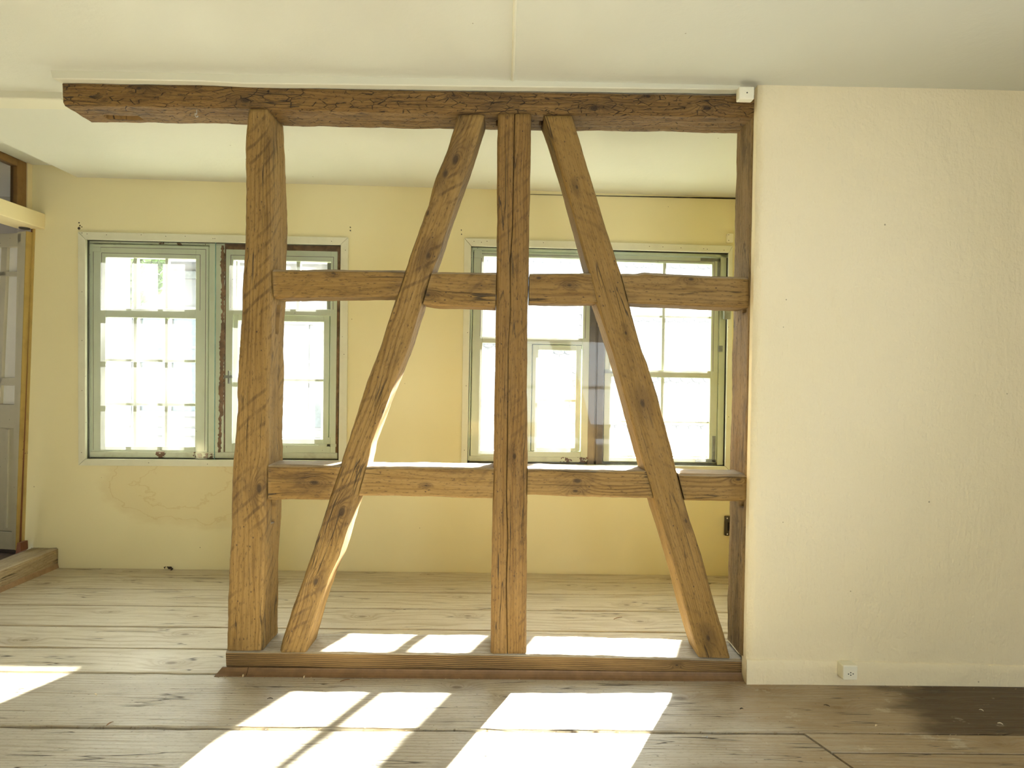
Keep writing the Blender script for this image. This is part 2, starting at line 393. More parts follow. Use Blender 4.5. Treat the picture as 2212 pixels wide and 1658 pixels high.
M['brownframe'] = paint('brown_varnish', (0.22, 0.12, 0.035), (0.14, 0.07, 0.02), 0.0, rough=0.4)
M['redbrown'] = plain('red_brown_wood', (0.16, 0.06, 0.025), 0.6)
M['plastic'] = plain('cream_plastic', (0.78, 0.75, 0.60), 0.35, var=0.02)
M['black'] = plain('black_hole', (0.01, 0.009, 0.007), 0.9)
M['void'] = plain('dark_void', (0.045, 0.032, 0.02), 0.95)
M['lavender'] = plaster('far_room_plaster', (0.52, 0.48, 0.42), (0.48, 0.44, 0.38), 0.0008)
M['farfloor'] = plain('dark_floor', (0.09, 0.06, 0.04), 0.6, var=0.3)
M['chip'] = plain('wood_chip', (0.62, 0.52, 0.34), 0.8, var=0.3)
M['steel'] = plain('steel', (0.6, 0.6, 0.58), 0.35, 0.9)

TL, TM, TD = (0.264, 0.148, 0.0384), (0.168, 0.0829, 0.0174), (0.068, 0.0296, 0.0062)
T = dict(light=TL, mid=TM, dark=TD)
Tlow = dict(light=(0.288, 0.1665, 0.0484), mid=(0.18, 0.0925, 0.0211), dark=(0.072, 0.0318, 0.0068))
Tbeam = dict(light=(0.216, 0.1147, 0.0298), mid=(0.124, 0.0555, 0.0118), dark=(0.052, 0.0215, 0.005))

# ------------------------------------------------------------------ room shell
B = 1.16                      # inner face of the window wall
XR = 2.8; XL = -2.57; YB = -4.2; XC = 1.32
floor = MB().box(XL, XR, YB, B+.1, -0.10, -0.035).build('floor', M['void']); tag(floor, kind='structure')

# floor boards, laid left to right
def stain_near(k, c):
    o = k.obj(); x, y, z = k.sep(o)
    nz = k.noise(k.vscale(o, (1.6, 5, 1)), 1, 5, 0.62)
    m1 = k.mr(k.mt('ADD', x, k.mt('MULTIPLY', k.mt('SUBTRACT', nz, 0.5), 1.6)), 0.50, 1.15)
    c = k.mix(k.mt('MULTIPLY', m1, 0.85), c, k.mix(0.75, c, (0.27, 0.17, 0.065)))
    m2 = k.mr(k.mt('ADD', x, k.mt('MULTIPLY', k.mt('SUBTRACT', nz, 0.5), 0.9)), 1.24, 1.42)
    m3 = k.mt('MULTIPLY', m2, k.mr(y, -0.36, -0.33))
    c = k.mix(k.mt('MULTIPLY', m3, 0.95), c, (0.055, 0.027, 0.006))
    m4 = k.mr(k.noise(k.vscale(o, (6, 9, 1), (3, 1, 0)), 1, 5, 0.7), 0.60, 0.66)
    return k.mix(k.mt('MULTIPLY', m4, 0.35), c, (0.62, 0.58, 0.48))
FN = dict(light=(0.50, 0.462, 0.378), mid=(0.36, 0.30, 0.21), dark=(0.22, 0.17, 0.11))
FC = dict(light=(0.56, 0.51, 0.40), mid=(0.41, 0.345, 0.235), dark=(0.29, 0.22, 0.13))
def plank(name, x0, x1, y0, y1, mat, top=0.0, seed=0, th=0.03, skew0=0.0, skew1=0.0, gap=0.004, step=0.05, rag=0.0015, parent=floor):
    nx = max(2, int((x1-x0)/step)); ys = [0, .012, .06, .25, .5, .75, .94, .988, 1.0]
    v = []; g = []; f = []
    ny = len(ys)+2
    for i in range(nx+1):
        t = i/nx
        for j in range(ny):
            fy = 0.0 if j == 0 else (1.0 if j == ny-1 else ys[j-1])
            lo, hi = y0+gap/2, y1-gap/2
            x = x0+(x1-x0)*t; 
            lo += rag*noise.noise(Vector((x*11, seed, 0))); hi += rag*noise.noise(Vector((x*11, seed, 9)))
            y = lo+(hi-lo)*fy
            x += (skew0*(1-t)+skew1*t)*(1-fy)
            z = top + 0.0015*noise.noise(Vector((x*1.7, y*4, seed)))
            if j == 0 or j == ny-1: z = top-th
            elif fy in (0, 1.0): z -= 0.003
            v.append((x, y, z)); g.append((x, y-(y0+y1)/2, seed))
    for i in range(nx):
        for j in range(ny-1):
            a = i*ny+j; f.append((a, a+ny, a+ny+1, a+1))
    f.append(tuple(range(ny))[::-1]); f.append(tuple(nx*ny+j for j in range(ny)))
    f = [tuple(q) for q in f]
    return mk(name, v, f, mat, parent, False, g)
seamY = [1.16, 1.02, 0.842, 0.622, 0.392, 0.188, -0.008]
cor_knots = [[(-2.0, .02, .012), (.9, -.01, .013), (-.4, .03, .009)], [(-1.9, .03, .014), (-1.2, .02, .018), (.35, .04, .012), (1.0, -.03, .012), (-2.3, -.02, .02)],
             [(-.9, .04, .013), (.6, -.03, .016), (-.2, .05, .012)], [(-1.75, .04, .013), (-1.35, .0, .015), (-.62, .02, .02), (-.15, .04, .017), (.62, .0, .017), (-1.1, -.06, .016)],
             [(-1.3, .03, .018), (.1, 0, .015), (-1.9, -.04, .02)], [(-1.22, -.02, .022), (-.9, .03, .014)]]
for i in range(6):
    mt_ = wood('corridor_board_wood', FC['light'], FC['mid'], FC['dark'], knots=cor_knots[i], rings=22, saw=0, worm=0.4, bump=0.0008, seed=i*5.3, rough=0.42, blotch=0.15, ringamt=0.85, wavy=2.2, dust_sunlit=0, speck=.3)
    plank('floor_board', XL if i < 4 else -2.57, XC+.1 if i < 5 else .87, seamY[i+1], seamY[i], mt_, seed=i+1, gap=0.008 if i < 4 else 0.009)
near = lambda i, kn: wood('near_board_wood', FN['light'], FN['mid'], FN['dark'], knots=kn, rings=70, saw=0, worm=0.6, bump=0.0022, seed=20+i*4.1, rough=0.40, blotch=0.35, ringamt=0.75, wavy=1.6, stain=stain_near, dust_sunlit=0, speck=.6)
plank('floor_board', XL, XR, -0.345, -0.008, near(0, [(-.15, .09, .02), (.02, .03, .012), (.61, .03, .028), (.92, .09, .03), (1.12, -.02, .022), (1.48, .02, .03)]), seed=11, gap=0.011, rag=0.004, step=0.02)
plank('floor_board', XL, 0.93, -0.76, -0.345, near(1, [(-.45, -.02, .02), (.3, .1, .015)]), seed=12, gap=0.011, rag=0.004, skew1=0.14, step=0.02)
plank('floor_board', 0.937, XR, -0.440, -0.345, near(2, [(1.5, 0, .015)]), seed=13, gap=0.004, skew0=0.034, step=0.02)
plank('floor_board', 0.972, XR, -0.76, -0.440, near(3, [(1.4, .05, .04)]), seed=14, gap=0.004, skew0=0.108, step=0.02)
y = -0.76; i = 0
while y > YB:
    plank('floor_board', XL, XR, y-.38, y, near(4+i, []) if i < 1 else floor.children[-1].data.materials[0], seed=15+i, gap=0.008, step=0.2); y -= .38; i += 1

# ceiling
def cz(x, y):
    a = min(1, max(0, (x+2.3)/3.6)); b = min(1, max(0, (y-.1)/1.06))
    return 2.127-0.037*a*b*(0.4+0.6*b)-0.004*min(1, max(0, (x-.3)/2)) + 0.0022*noise.noise(Vector((x*1.3, y*1.3, 2)))
v = []; f = []
xs = [-2.337+(XR+2.337)*i/90 for i in range(91)]; ysn = [YB+(B+.02-YB)*i/90 for i in range(91)]
for x in xs:
    for yy in ysn: v.append((x, yy, cz(x, yy)))
for i in range(90):
    for j in range(90): a = i*91+j; f.append((a, a+1, a+92, a+91))
nb = len(v); v += [(x, yy, 2.26) for x in (xs[0], xs[-1]) for yy in (ysn[0], ysn[-1])]
for j in range(90): f.append((j, j+1, nb+1, nb) if j < 0 else (j, j+1, nb+1 if j == 89 else nb, nb)) if False else None
ceiling = mk('ceiling', v, f, M['ceiling'], None, True); tag(ceiling, kind='structure')
mk('ceiling_edge', [(-2.337, ysn[j], cz(-2.337, ysn[j])) for j in range(91)]+[(-2.337, ysn[j], 2.25) for j in range(91)],
   [(j, 91+j, 92+j, j+1) for j in range(90)], M['ceiling'], ceiling)
MB().box(XL-.3, XR+.2, YB-.2, B+.35, 2.25, 2.33).build('ceiling_slab', M['ceiling'], ceiling)
MB().box(XL-.05, -2.30, YB, B+.02, 2.19, 2.25).build('raised_ceiling_strip', M['ceiling'], ceiling)
# dark crack between ceiling and window wall on the right
pts = []; 
for i in range(41):
    px = 1140+(1590-1140)*i/40; p = P(px, 419.5+(px-1140)*0.0195, B-.004)
    hgt = 0.0008+0.0035*max(0, (px-1230)/360)*(0.7+0.6*noise.noise(Vector((px*.05, 0, 0))))
    pts.append((p, hgt))
m_ = MB()
for (a, h1), (b, h2) in zip(pts, pts[1:]):
    m_.quad4(a-Vector((0, 0, h1)), b-Vector((0, 0, h2)), b+Vector((0, 0, h2)), a+Vector((0, 0, h1)), (0, .004, 0))
m_.build('crack', M['black'], ceiling)

# window quads (inner edge of the grey trim), pixel corners TL TR BR BL
Q1 = ((184, 516.5), (736, 528), (731, 994.5), (184, 991))
Q2 = ((1017.5, 530.5), (1575, 545), (1567, 1007), (1009, 1001))
def win_map(Q):
    tl, tr, br, bl = Q
    def X_at(u, v):
        xt = tl[0]+(tr[0]-tl[0])*u; xb = bl[0]+(br[0]-bl[0])*u; return xt+(xb-xt)*v
    def Y_at(u, v):
        yl = tl[1]+(bl[1]-tl[1])*v; yr = tr[1]+(br[1]-tr[1])*v; return yl+(yr-yl)*u
    def U(x, yref):
        v = (yref-tl[1])/(bl[1]-tl[1]); x0 = X_at(0, v); x1 = X_at(1, v); return (x-x0)/(x1-x0)
    def V(y, xref):
        u = (xref-tl[0])/(tr[0]-tl[0]); y0 = Y_at(u, 0); y1 = Y_at(u, 1); return (y-y0)/(y1-y0)
    def Wd(u, v, Y): return P(X_at(u, v), Y_at(u, v), Y)
    return U, V, Wd
def wbox(mb, Wd, u0, u1, v0, v1, Y, th):
    mb.quad4(Wd(u0, v1, Y), Wd(u1, v1, Y), Wd(u1, v0, Y), Wd(u0, v0, Y), (0, th, 0)); return mb

def hole(Q, e=0.012):
    c = [P(x, y, B) for x, y in Q]
    return (min(p.x for p in c)-e, max(p.x for p in c)+e, min(p.z for p in c)-e, max(p.z for p in c)+e)
h1, h2 = hole(Q1), hole(Q2)
xlt, xlb = P(75, 497, B).x, P(50, 1190, B).x
wb = MB(); TH = 0.14; top = 2.25
# left column leans with the door jamb
wb.hexa([(xlb, B, -.05), (h1[0], B, -.05), (h1[0], B+TH, -.05), (xlb, B+TH, -.05), (xlt, B, 1.9), (h1[0], B, 1.9), (h1[0], B+TH, 1.9), (xlt, B+TH, 1.9)])
wb.box(-2.66, h1[0], B, B+TH, 1.9, top)
wb.box(h1[0], h1[1], B, B+TH, -.05, h1[2]); wb.box(h1[0], h1[1], B, B+TH, h1[3], top)
wb.box(h1[1], h2[0], B, B+TH, -.05, top)
wb.box(h2[0], h2[1], B, B+TH, -.05, h2[2]); wb.box(h2[0], h2[1], B, B+TH, h2[3], top)
wb.box(h2[1], XR+.15, B, B+TH, -.05, top)
tag(wb.build('wall_back', M['wall_stain']), kind='structure')
# plaster wall that carries on to the right of the timber frame
XJ = 0.878
v = []; f = []
nx, nz_ = 60, 60
for i in range(nx+1):
    for j in range(nz_+1):
        x = XJ+(XR-XJ)*i/nx; z = -.03+(2.20)*j/nz_
        e = 0.003*noise.noise(Vector((0, 0, z*6))) if i == 0 else 0
        yy = -.04+0.003*noise.noise(Vector((x*2.2, 3, z*2.2)))
        if i == 0: yy += 0.004
        v.append((x+e, yy, z))
for i in range(nx):
    for j in range(nz_): a = i*(nz_+1)+j; f.append((a, a+nz_+1, a+nz_+2, a+1))
b0 = len(v)
for j in range(nz_+1): v.append((XJ+.004, 0.0, -.03+2.20*j/nz_))
for j in range(nz_): f.append((b0+j, j, j+1, b0+j+1))
b1 = len(v)
for j in range(nz_+1): v.append((XJ+.013, 0.002, -.03+2.20*j/nz_))
for j in range(nz_): f.append((b1+j, b0+j, b0+j+1, b1+j+1))
# rest of the wall body behind
mbx = MB(); mbx.v = v; mbx.f = f
mbx.box(1.03, XR, .0, .155, -.05, 2.2)
wr = mbx.build('wall_partition', M['wall_rough'], smooth=False); tag(wr, kind='structure')
for i_, p_ in enumerate(wr.data.polygons): p_.use_smooth = i_ < nx*nz_
MB().box(XJ+.014, XR, -.037, .001, 2.05, 2.12)
# plaster skirting band: slightly proud with a ragged upper lip
v = []; f = []; n_ = 120
for i in range(n_+1):
    x = XJ-.001+(XR-XJ)*i/n_
    zt = 0.088+0.006*noise.noise(Vector((x*5, 1, 0)))+0.004*noise.noise(Vector((x*19, 4, 0)))-0.012*max(0, (x-.9))
    yo = 0.0025*noise.noise(Vector((x*4, 8, 0)))
    v += [(x, -.047+yo, -.01), (x, -.046+yo, .05), (x, -.045+yo, zt-.004), (x, -.0405+yo*.5, zt), (x, -.034, zt+.001)]
for i in range(n_):
    for j in range(4): a = i*5+j; f.append((a, a+5, a+6, a+1))
b0 = len(v); v += [(XJ-.001, -.047, -.01), (XJ-.001, -.045, .084), (XJ-.001, -.002, .084), (XJ-.001, -.002, -.01)]; f.append((b0, b0+1, b0+2, b0+3))
tag(mk('baseboard_right', v, f, M['wall_rough'], None, True), kind='structure')
# corridor end wall, right wall of the room with a window, wall behind the camera with an opening added for fill light
tag(MB().box(XC, XC+.12, .155, B+.01, -.05, 2.25).build('wall_corridor', M['wall']), kind='structure')
def wall_x(name, x, th, y0, y1, holes, mat):
    m = MB(); ys = [y0]
    for (a, b, z0, z1) in holes:
        m.box(x, x+th, ys[-1], a, -.05, 2.25); m.box(x, x+th, a, b, -.05, z0); m.box(x, x+th, a, b, z1, 2.25); ys.append(b)
    m.box(x, x+th, ys[-1], y1, -.05, 2.25); return tag(m.build(name, mat), kind='structure')
def wall_y(name, y, th, x0, x1, holes, mat):
    m = MB(); xs_ = [x0]
    for (a, b, z0, z1) in holes:
        m.box(xs_[-1], a, y, y+th, -.05, 2.25); m.box(a, b, y, y+th, -.05, z0); m.box(a, b, y, y+th, z1, 2.25); xs_.append(b)
    m.box(xs_[-1], x1, y, y+th, -.05, 2.25); return tag(m.build(name, mat), kind='structure')
wall_x('wall_right', XR, .15, YB-.15, B+.2, [(-2.85, -0.95, .55, 1.95)], M['wall'])
wall_y('wall_front', YB-.15, .15, XL-.1, XR+.1, [(.05, 1.75, .08, 1.72)], M['wall'])
def simple_window(name, p0, p1, z0, z1):
    """casement window out of the photograph's view: frame, mullion and panes"""
    r = empty(name, kind='structure'); p0 = Vector(p0); p1 = Vector(p1); d = (p1-p0); n = Vector((-d.y, d.x, 0)).normalized()*0.05
    def bar(a, b, za, zb):
        A_, B_ = p0+d*a, p0+d*b
        q = lambda p, z: Vector((p.x, p.y, z))
        return MB().quad4(q(A_, za), q(B_, za), q(B_, zb), q(A_, zb), n)
    fw = .035
    fr = MB()
    for (a, b, za, zb) in ((0, fw, z0, z1), (1-fw, 1, z0, z1), (0, 1, z0, z0+.06), (0, 1, z1-.06, z1), (.48, .52, z0, z1), (0, 1, z0+.85, z0+.89)):
        q = bar(a, b, za, zb); o_ = len(fr.v); fr.v += q.v; fr.f += [tuple(i+o_ for i in ff) for ff in q.f]
    fr.build('frame', M['sash'], r)
    for a, b in ((fw, .48), (.52, 1-fw)):
        for za, zb in ((z0+.06, z0+.85), (z0+.89, z1-.06)):
            A_, B_ = p0+d*a+n*.5, p0+d*b+n*.5
            mk('pane', [(A_.x, A_.y, za), (B_.x, B_.y, za), (B_.x, B_.y, zb), (A_.x, A_.y, zb)], [(0, 1, 2, 3)], M['sheet'], r)
simple_window('window_4', (XR+.08, -2.85, 0), (XR+.08, -.95, 0), .55, 1.95)
simple_window('fill_window_front', (.05, YB-.08, 0), (1.75, YB-.08, 0), .08, 1.72)  # added window behind the camera, unseen, shaped to let in fill light
simple_window('fill_window_far', (-5.17, 1.35, 0), (-5.17, 1.97, 0), .5, 2.0)  # unseen window added to brighten the far room and the door panes
# left wall: solid beyond the door opening
wl = MB(); wl.box(XL-.12, XL, YB, -.9, -.05, 2.25)
tag(wl.build('wall_left', M['wall']), kind='structure')
# room beyond the door
fr_ = MB(); fr_.box(-5.2, -5.1, -1.6, 2.1, 0, .5); fr_.box(-5.2, -5.1, -1.6, 2.1, 2.0, 2.4); fr_.box(-5.2, -5.1, -1.6, 1.35, .5, 2.0); fr_.box(-5.2, -5.1, 1.97, 2.1, .5, 2.0)
fr_.box(-5.1, XL-.10, 2.0, 2.1, 0, 2.4); fr_.box(-5.1, XL-.12, -1.7, -1.6, 0, 2.4); fr_.box(-2.66, -2.56, B+TH, 2.0, 0, 2.4)
tag(fr_.build('wall_far_room', M['lavender']), kind='structure')
tag(MB().box(-5.1, -2.60, -1.6, 2.0, 2.25, 2.4).build('ceiling_far_room', M['lavender']), kind='structure')
tag(MB().box(-5.1, -2.60, -1.6, 2.0, -.05, .07).build('floor_far_room', M['farfloor']), kind='structure')

# ------------------------------------------------------------------ left partition: transom, fanlight, jambs, door
xt = P(98, 478, B).x; zt1 = P(98, 462, B).z; zt0 = P(98, 495, B).z
tr_ = MB().box(-2.66, xt, -1.2, B, zt0, zt1).build('trim_1', M['wall'], bevel=.004)
tag(tr_, kind='structure')
w3 = empty('window_3', kind='structure')
Xw = -2.585
yb_ = PX(58, 400, Xw).y; ya_ = PX(38, 390, Xw).y
MB().box(Xw-.05, Xw+.004, yb_, B, zt1, 2.19).build('jamb_board', M['wall'], w3)
m_ = MB(); m_.box(Xw-.04, Xw, ya_, yb_, zt1, 2.19); m_.build('frame_post', M['brownframe'], w3, .004)
MB().box(Xw-.04, Xw, -1.2, ya_, 2.15, 2.19).build('frame_head', M['brownframe'], w3, .004)
MB().box(Xw-.04, Xw-.015, -1.2, ya_, zt1, zt1+.02).build('frame_sill', M['brownframe'], w3, .004)
MB().box(Xw-.04, Xw, -.2, -.13, zt1+.02, 2.15).build('frame_post', M['brownframe'], w3, .004)
mk('pane', [(Xw-.022, -.13, zt1+.02), (Xw-.022, ya_, zt1+.02), (Xw-.022, ya_, 2.15), (Xw-.022, -.13, 2.15)], [(0, 1, 2, 3)], M['glass'], w3)
mk('pane', [(Xw-.022, -1.2, zt1+.02), (Xw-.022, -.2, zt1+.02), (Xw-.022, -.2, 2.15), (Xw-.022, -1.2, 2.15)], [(0, 1, 2, 3)], M['glass'], w3)
MB().box(XL-.12, XL, -.95, -.85, 0, 2.2).build('side_post', M['wall'], w3)

d1 = empty('door_1', kind='structure')
dp0 = P(58, 700, 1.125); ang = math.radians(17)
dn = Vector((-math.sin(ang), -math.cos(ang), 0)); back = -dn*0.038
D_ = lambda x, y: PP(x, y, dp0, dn)
def dbar(pts, mat, name, proud=0.0, th=None, par=d1, bevel=.002):
    a = [D_(*p)+dn*proud for p in pts]
    return MB().quad4(a[0], a[1], a[2], a[3], back if th is None else -dn*th).build(name, mat, par, bevel)
Lx = -240
# stile with hinge side, rails (bl, br, tr, tl)
dbar([(28, 1187), (35, 1188), (58, 499), (44, 500)], M['door'], 'stile')
dbar([(Lx, 1170), (28, 1187), (32, 1150), (Lx, 1132)], M['door'], 'rail')
dbar([(Lx, 868), (33, 874), (31, 925), (Lx, 918)], M['door'], 'rail')
dbar([(Lx, 511), (46, 503), (44, 533), (Lx, 538)], M['door'], 'rail')
dbar([(Lx, 1134), (24, 1148), (31, 920), (Lx, 915)], M['door'], 'panel', -.010, .018)
dbar([(8, 1140), (13, 1141), (17, 927), (12, 927)], M['door'], 'panel_moulding', -.002, .012)
dbar([(24, 1187), (30, 1187), (46, 500), (38, 500)], M['door'], 'stile')
dbar([(-60, 815), (41, 816), (41, 832), (-60, 831)], M['door'], 'muntin', -.004, .024)
dbar([(-60, 586), (44, 586), (43, 596), (-60, 596)], M['door'], 'muntin', -.004, .024)
dbar([(-14, 870), (-1, 872), (14, 534), (1, 534)], M['door'], 'muntin', -.004, .024)
dbar([(-95, 870), (-82, 872), (-67, 534), (-80, 534)], M['door'], 'muntin', -.004, .024)
for (a, b, c, d_) in (((-2, 872), (31, 873), (32, 832), (0, 832)), ((2, 815), (38, 815), (44, 596), (12, 596)), ((12, 586), (44, 586), (46, 533), (14, 533)),
                      ((-80, 872), (-12, 872), (-10, 832), (-78, 832)), ((-78, 815), (-10, 815), (1, 596), (-69, 596)), ((-68, 586), (2, 586), (3, 534), (-66, 534))):
    q = [D_(*p)+dn*-.018 for p in (a, b, c, d_)]; mk('pane', q, [(0, 1, 2, 3)], M['milky'], d1)
e_ = [D_(35, 1188), D_(58, 499)]; bk = back
MB().quad4(e_[0]+dn*.001, e_[0]+bk*1.03+Vector((.001, 0, 0)), e_[1]+bk*1.03+Vector((.001, 0, 0)), e_[1]+dn*.001, Vector((-.004, 0, 0))).build('edge_strip', M['ochre'], d1)
# door lining on the end of the wall
MB().quad4((xlb-.022, B-.003, .07), (xlb-.004, B-.003, .07), (xlt-.004, B-.003, zt0), (xlt-.018, B-.003, zt0), (0, .1, 0)).build('trim_2', M['redbrown'], None, .001)['kind'] = 'structure'
MB().quad4((xlb-.006, B-.008, .07), (xlb+.006, B-.008, .07), (xlt+.004, B-.008, zt0), (xlt-.006, B-.008, zt0), (0, .02, 0)).build('trim_3', M['ochre'], None, .001)['kind'] = 'structure'
hg = P(53, 492, 1.135)
tag(MB().cyl(hg+Vector((0, 0, -.006)), hg+Vector((0, 0, .012)), .026, 16).build('hinge_cap', M['iron'], d1, .003), label='dark round iron cap above the door')
w_ = P(38, 1188, 1.06)
m_ = MB().poly([P(33, 1199, 1.08), P(45, 1190, 1.08), P(44, 1172, 1.08), P(37, 1172, 1.08)], (0, .05, 0))
tag(m_.build('door_wedge', M['redbrown'], None), 'small red-brown wooden wedge at the foot of the grey door', 'wedge')

sw = MB()
def beamX(name, x0, x1, y0, y1, z0, z1, mat, parent, seed):
    e1 = [(x1, y1, z1), (x1, y0, z1)]; e2 = [(x1, y1, z0), (x1, y0, z0)]
    # generic rough beam along Y made as rings
    v = []; f = []; g = []; n = int((y1-y0)/.02); 
    prof = [(x1, z0), (x1, z0+(z1-z0)*.25), (x1, z0+(z1-z0)*.5), (x1, z0+(z1-z0)*.75), (x1, z1-.007), (x1-.007, z1), (x1-(x1-x0)*.3, z1), (x1-(x1-x0)*.6, z1), (x0+.006, z1), (x0, z1-.006), (x0, (z0+z1)/2), (x0, z0)]
    per = [0]
    for a, b in zip(prof, prof[1:]): per.append(per[-1]+math.hypot(b[0]-a[0], b[1]-a[1]))
    for i in range(n+1):
        yy = y0+(y1-y0)*i/n
        for (x, z), s_ in zip(prof, per):
            q = Vector((x*8, yy*7, z*8+seed)); a = 0.004*noise.noise(q)+.002*noise.noise(q*4)
            v.append((x+a, yy, z+a)); g.append((yy, s_, seed))
    m = len(prof)
    for i in range(n):
        for j in range(m-1): a = i*m+j; f.append((a, a+1, a+m+1, a+m))
    f.append(tuple(range(m))[::-1]); f.append(tuple(n*m+j for j in range(m)))
    return mk(name, v, f, mat, parent, True, g)
grey_t = wood('weathered_beam_wood', (0.40, 0.31, 0.18), (0.27, 0.19, 0.09), (0.14, 0.09, 0.04), rings=60, saw=0, worm=.5, seed=77, blotch=.5, bump=.004, ringamt=.7)
xs1 = P(125, 1183, B).x
th_ = empty('threshold_beam', label='rough weathered floor beam under the doorway, ending at the window wall', cat='beam')
beamX('beam', P(70, 1180, B).x, xs1, -1.2, B-.001, .012, P(125, 1183, B).z, grey_t, th_, 3)
MB().hexa([(xs1-.01, -1.2, -.002), (xs1+.010, -1.2, -.002), (xs1+.010, B-.001, -.002), (xs1-.01, B-.001, -.002), (xs1-.01, -1.2, .026), (xs1+.002, -1.2, .026), (xs1+.002, B-.001, .026), (xs1-.01, B-.001, .026)]).build('foot_strip', plain('foot_strip_wood', (.30, .19, .10)), th_, .003)

# ------------------------------------------------------------------ windows in the back wall
def trim_frame(Q, outer, parent, Y=B-.014, th=.018):
    I = [P(x, y, Y) for x, y in Q]; O = [P(x, y, Y) for x, y in outer]
    for i in range(4):
        j = (i+1) % 4; g = 0.0012
        a, b, c, d = O[i], O[j], I[j], I[i]
        a2 = a+(b-a).normalized()*g; b2 = b-(b-a).normalized()*g; c2 = c-(c-d).normalized()*g; d2 = d+(c-d).normalized()*g
        MB().poly([a2, d2, c2, b2], (0, th, 0)).build('trim_board', M['trim_grey'], parent, .0015)
def pane(Wd, u0, u1, v0, v1, Y, parent, mat='glass'):
    return mk('pane' if mat == 'glass' else 'glass_sheet', [Wd(u0, v1, Y), Wd(u1, v1, Y), Wd(u1, v0, Y), Wd(u0, v0, Y)], [(0, 1, 2, 3)], M[mat], parent)
# ---- window 1
U, V, Wd = win_map(Q1)
w1 = empty('window_1', kind='structure')
trim_frame(Q1, ((168, 500), (752, 512.5), (748, 1009), (169, 1005)), w1)
YF = B+.022; Ys0 = YF+.006
ym = 740
u = lambda x: U(x, ym)
def bars(lst, name, mat, parent, Wd, bev=.0025):
    m = MB()
    for (u0, u1, v0, v1, Y, th) in lst: wbox(m, Wd, u0, u1, v0, v1, Y, th)
    return m.build(name, M[mat], parent, bev)
e = .0
bars([(-.012, 1.01, -.02, 1.02, B+.105, .001)], 'backing', 'gap_shade', w1, Wd) if False else None
# outer frame (rebate with its shade painted dark, then green frame)
bars([(-.01, u(190), -.01, 1.01, YF-.008, .06), (u(732.5), 1.01, -.01, 1.01, YF+.012, .06), (-.01, 1.01, -.01, V(521.5, 300), YF-.006, .06), (-.01, 1.01, V(987, 300), 1.01, YF+.012, .06)], 'rebate', 'gap_shade', w1, Wd)
bars([(u(189.5), u(194), V(521, 300), V(989, 300), YF+.004, .05)], 'frame_post', 'sash_flaky', w1, Wd)
bars([(u(188.5), u(478), V(521.5, 300), V(526, 300), YF+.006, .05)], 'frame_head', 'sash_flaky', w1, Wd)
bars([(u(194), u(731), V(975, 300), V(988, 300), YF, .06)], 'frame_sill', 'sash_flaky', w1, Wd)
bars([(-.01, u(222), -.01, 1.01, Ys0+.036, .05), (u(428), u(512), -.01, 1.01, Ys0+.042, .03), (u(705), 1.01, -.01, 1.01, Ys0+.042, .03), (-.01, 1.01, -.01, V(548, 300), Ys0+.042, .03), (-.01, 1.01, V(968, 300), 1.01, Ys0+.042, .03), (u(500), u(716), V(672, 640), V(690, 640), Ys0+.042, .03)], 'gap_backing', 'gap_shade', w1, Wd)  # added backing ring closes light leaks, coloured dark so gaps read as shade
# mullion post
bars([(u(451), u(464), V(523, 460), V(985, 460), YF+.003, .055), (u(464.5), u(484), V(523, 460), V(985, 460), YF+.007, .05)], 'mullion', 'sash', w1, Wd)
bars([(u(484), u(732), V(528, 600), V(541, 600), YF+.008, .05), (u(726), u(732.5), V(535, 600), V(990, 600), YF+.008, .05), (u(478), u(488), V(530, 600), V(990, 600), YF+.010, .05)], 'stripped_frame', 'bare', w1, Wd)
# peeled strip, ragged, on the mullion
pl = [(476, 528), (487, 528)]; right = []; left = []
rg = random.Random(3)
for i in range(130):
    yy = 530+i*(985-530)/129
    c = 481+(-5*(yy-700)/285 if yy > 700 else (yy-530)*.0)-2*(yy > 900)
    wv = 3.2+2.5*noise.noise(Vector((yy*.02, 0, 1)))+3.0*math.exp(-((yy-745)/22)**2)+2.2*math.exp(-((yy-850)/30)**2)
    right.append((c+wv*.8+rg.uniform(-1.5, 1.5), yy)); left.append((c-wv+rg.uniform(-1.8, 1.5), yy))
m_ = MB()
for i in range(129):
    a, b, c, d = left[i+1], right[i+1], right[i], left[i]
    m_.quad4(*[P(x, y, YF+.0015) for x, y in (a, b, c, d)], (0, .006, 0))
tag(m_.build('peeled_strip', M['bare'], w1), label='ragged brown strip where the green paint has peeled')
# left sash
Ys = YF+.006
s1 = bars([(u(194), u(228), V(529, 300), V(976, 300), Ys, .035), (u(422), u(449), V(529, 300), V(976, 300), Ys, .035),
           (u(228), u(422), V(529, 300), V(557, 300), Ys, .035), (u(228), u(422), V(964, 300), V(976, 300), Ys, .035), (u(228), u(422), V(666, 300), V(686, 300), Ys, .035)], 'sash', 'sash', w1, Wd)
bars([(u(199), u(217), V(535, 300), V(545, 300), Ys-.004, .006)], 'corner_plate', 'sash', s1, Wd)
for (x0, x1) in ((288, 295.5), (356, 362.5)):
    for (y0, y1) in ((557, 666), (686, 964)):
        bars([(u(x0), u(x1), V(y0, 300), V(y1, 300), Ys+.004, .026)], 'muntin', 'sash', s1, Wd, .002)
for (y0, y1) in ((775, 781), (869.5, 876)):
    for (x0, x1) in ((228, 288), (295.5, 356), (362.5, 422)):
        bars([(u(x0), u(x1), V(y0, 300), V(y1, 300), Ys+.004, .026)], 'muntin', 'sash', s1, Wd, .002)
cols_ = ((228, 288), (295.5, 356), (362.5, 422)); rows_ = ((557, 666), (686, 775), (781, 869.5), (876, 964))
for (x0, x1) in cols_:
    for (y0, y1) in rows_: pane(Wd, u(x0), u(x1), V(y0, 300), V(y1, 300), Ys+.018, s1)
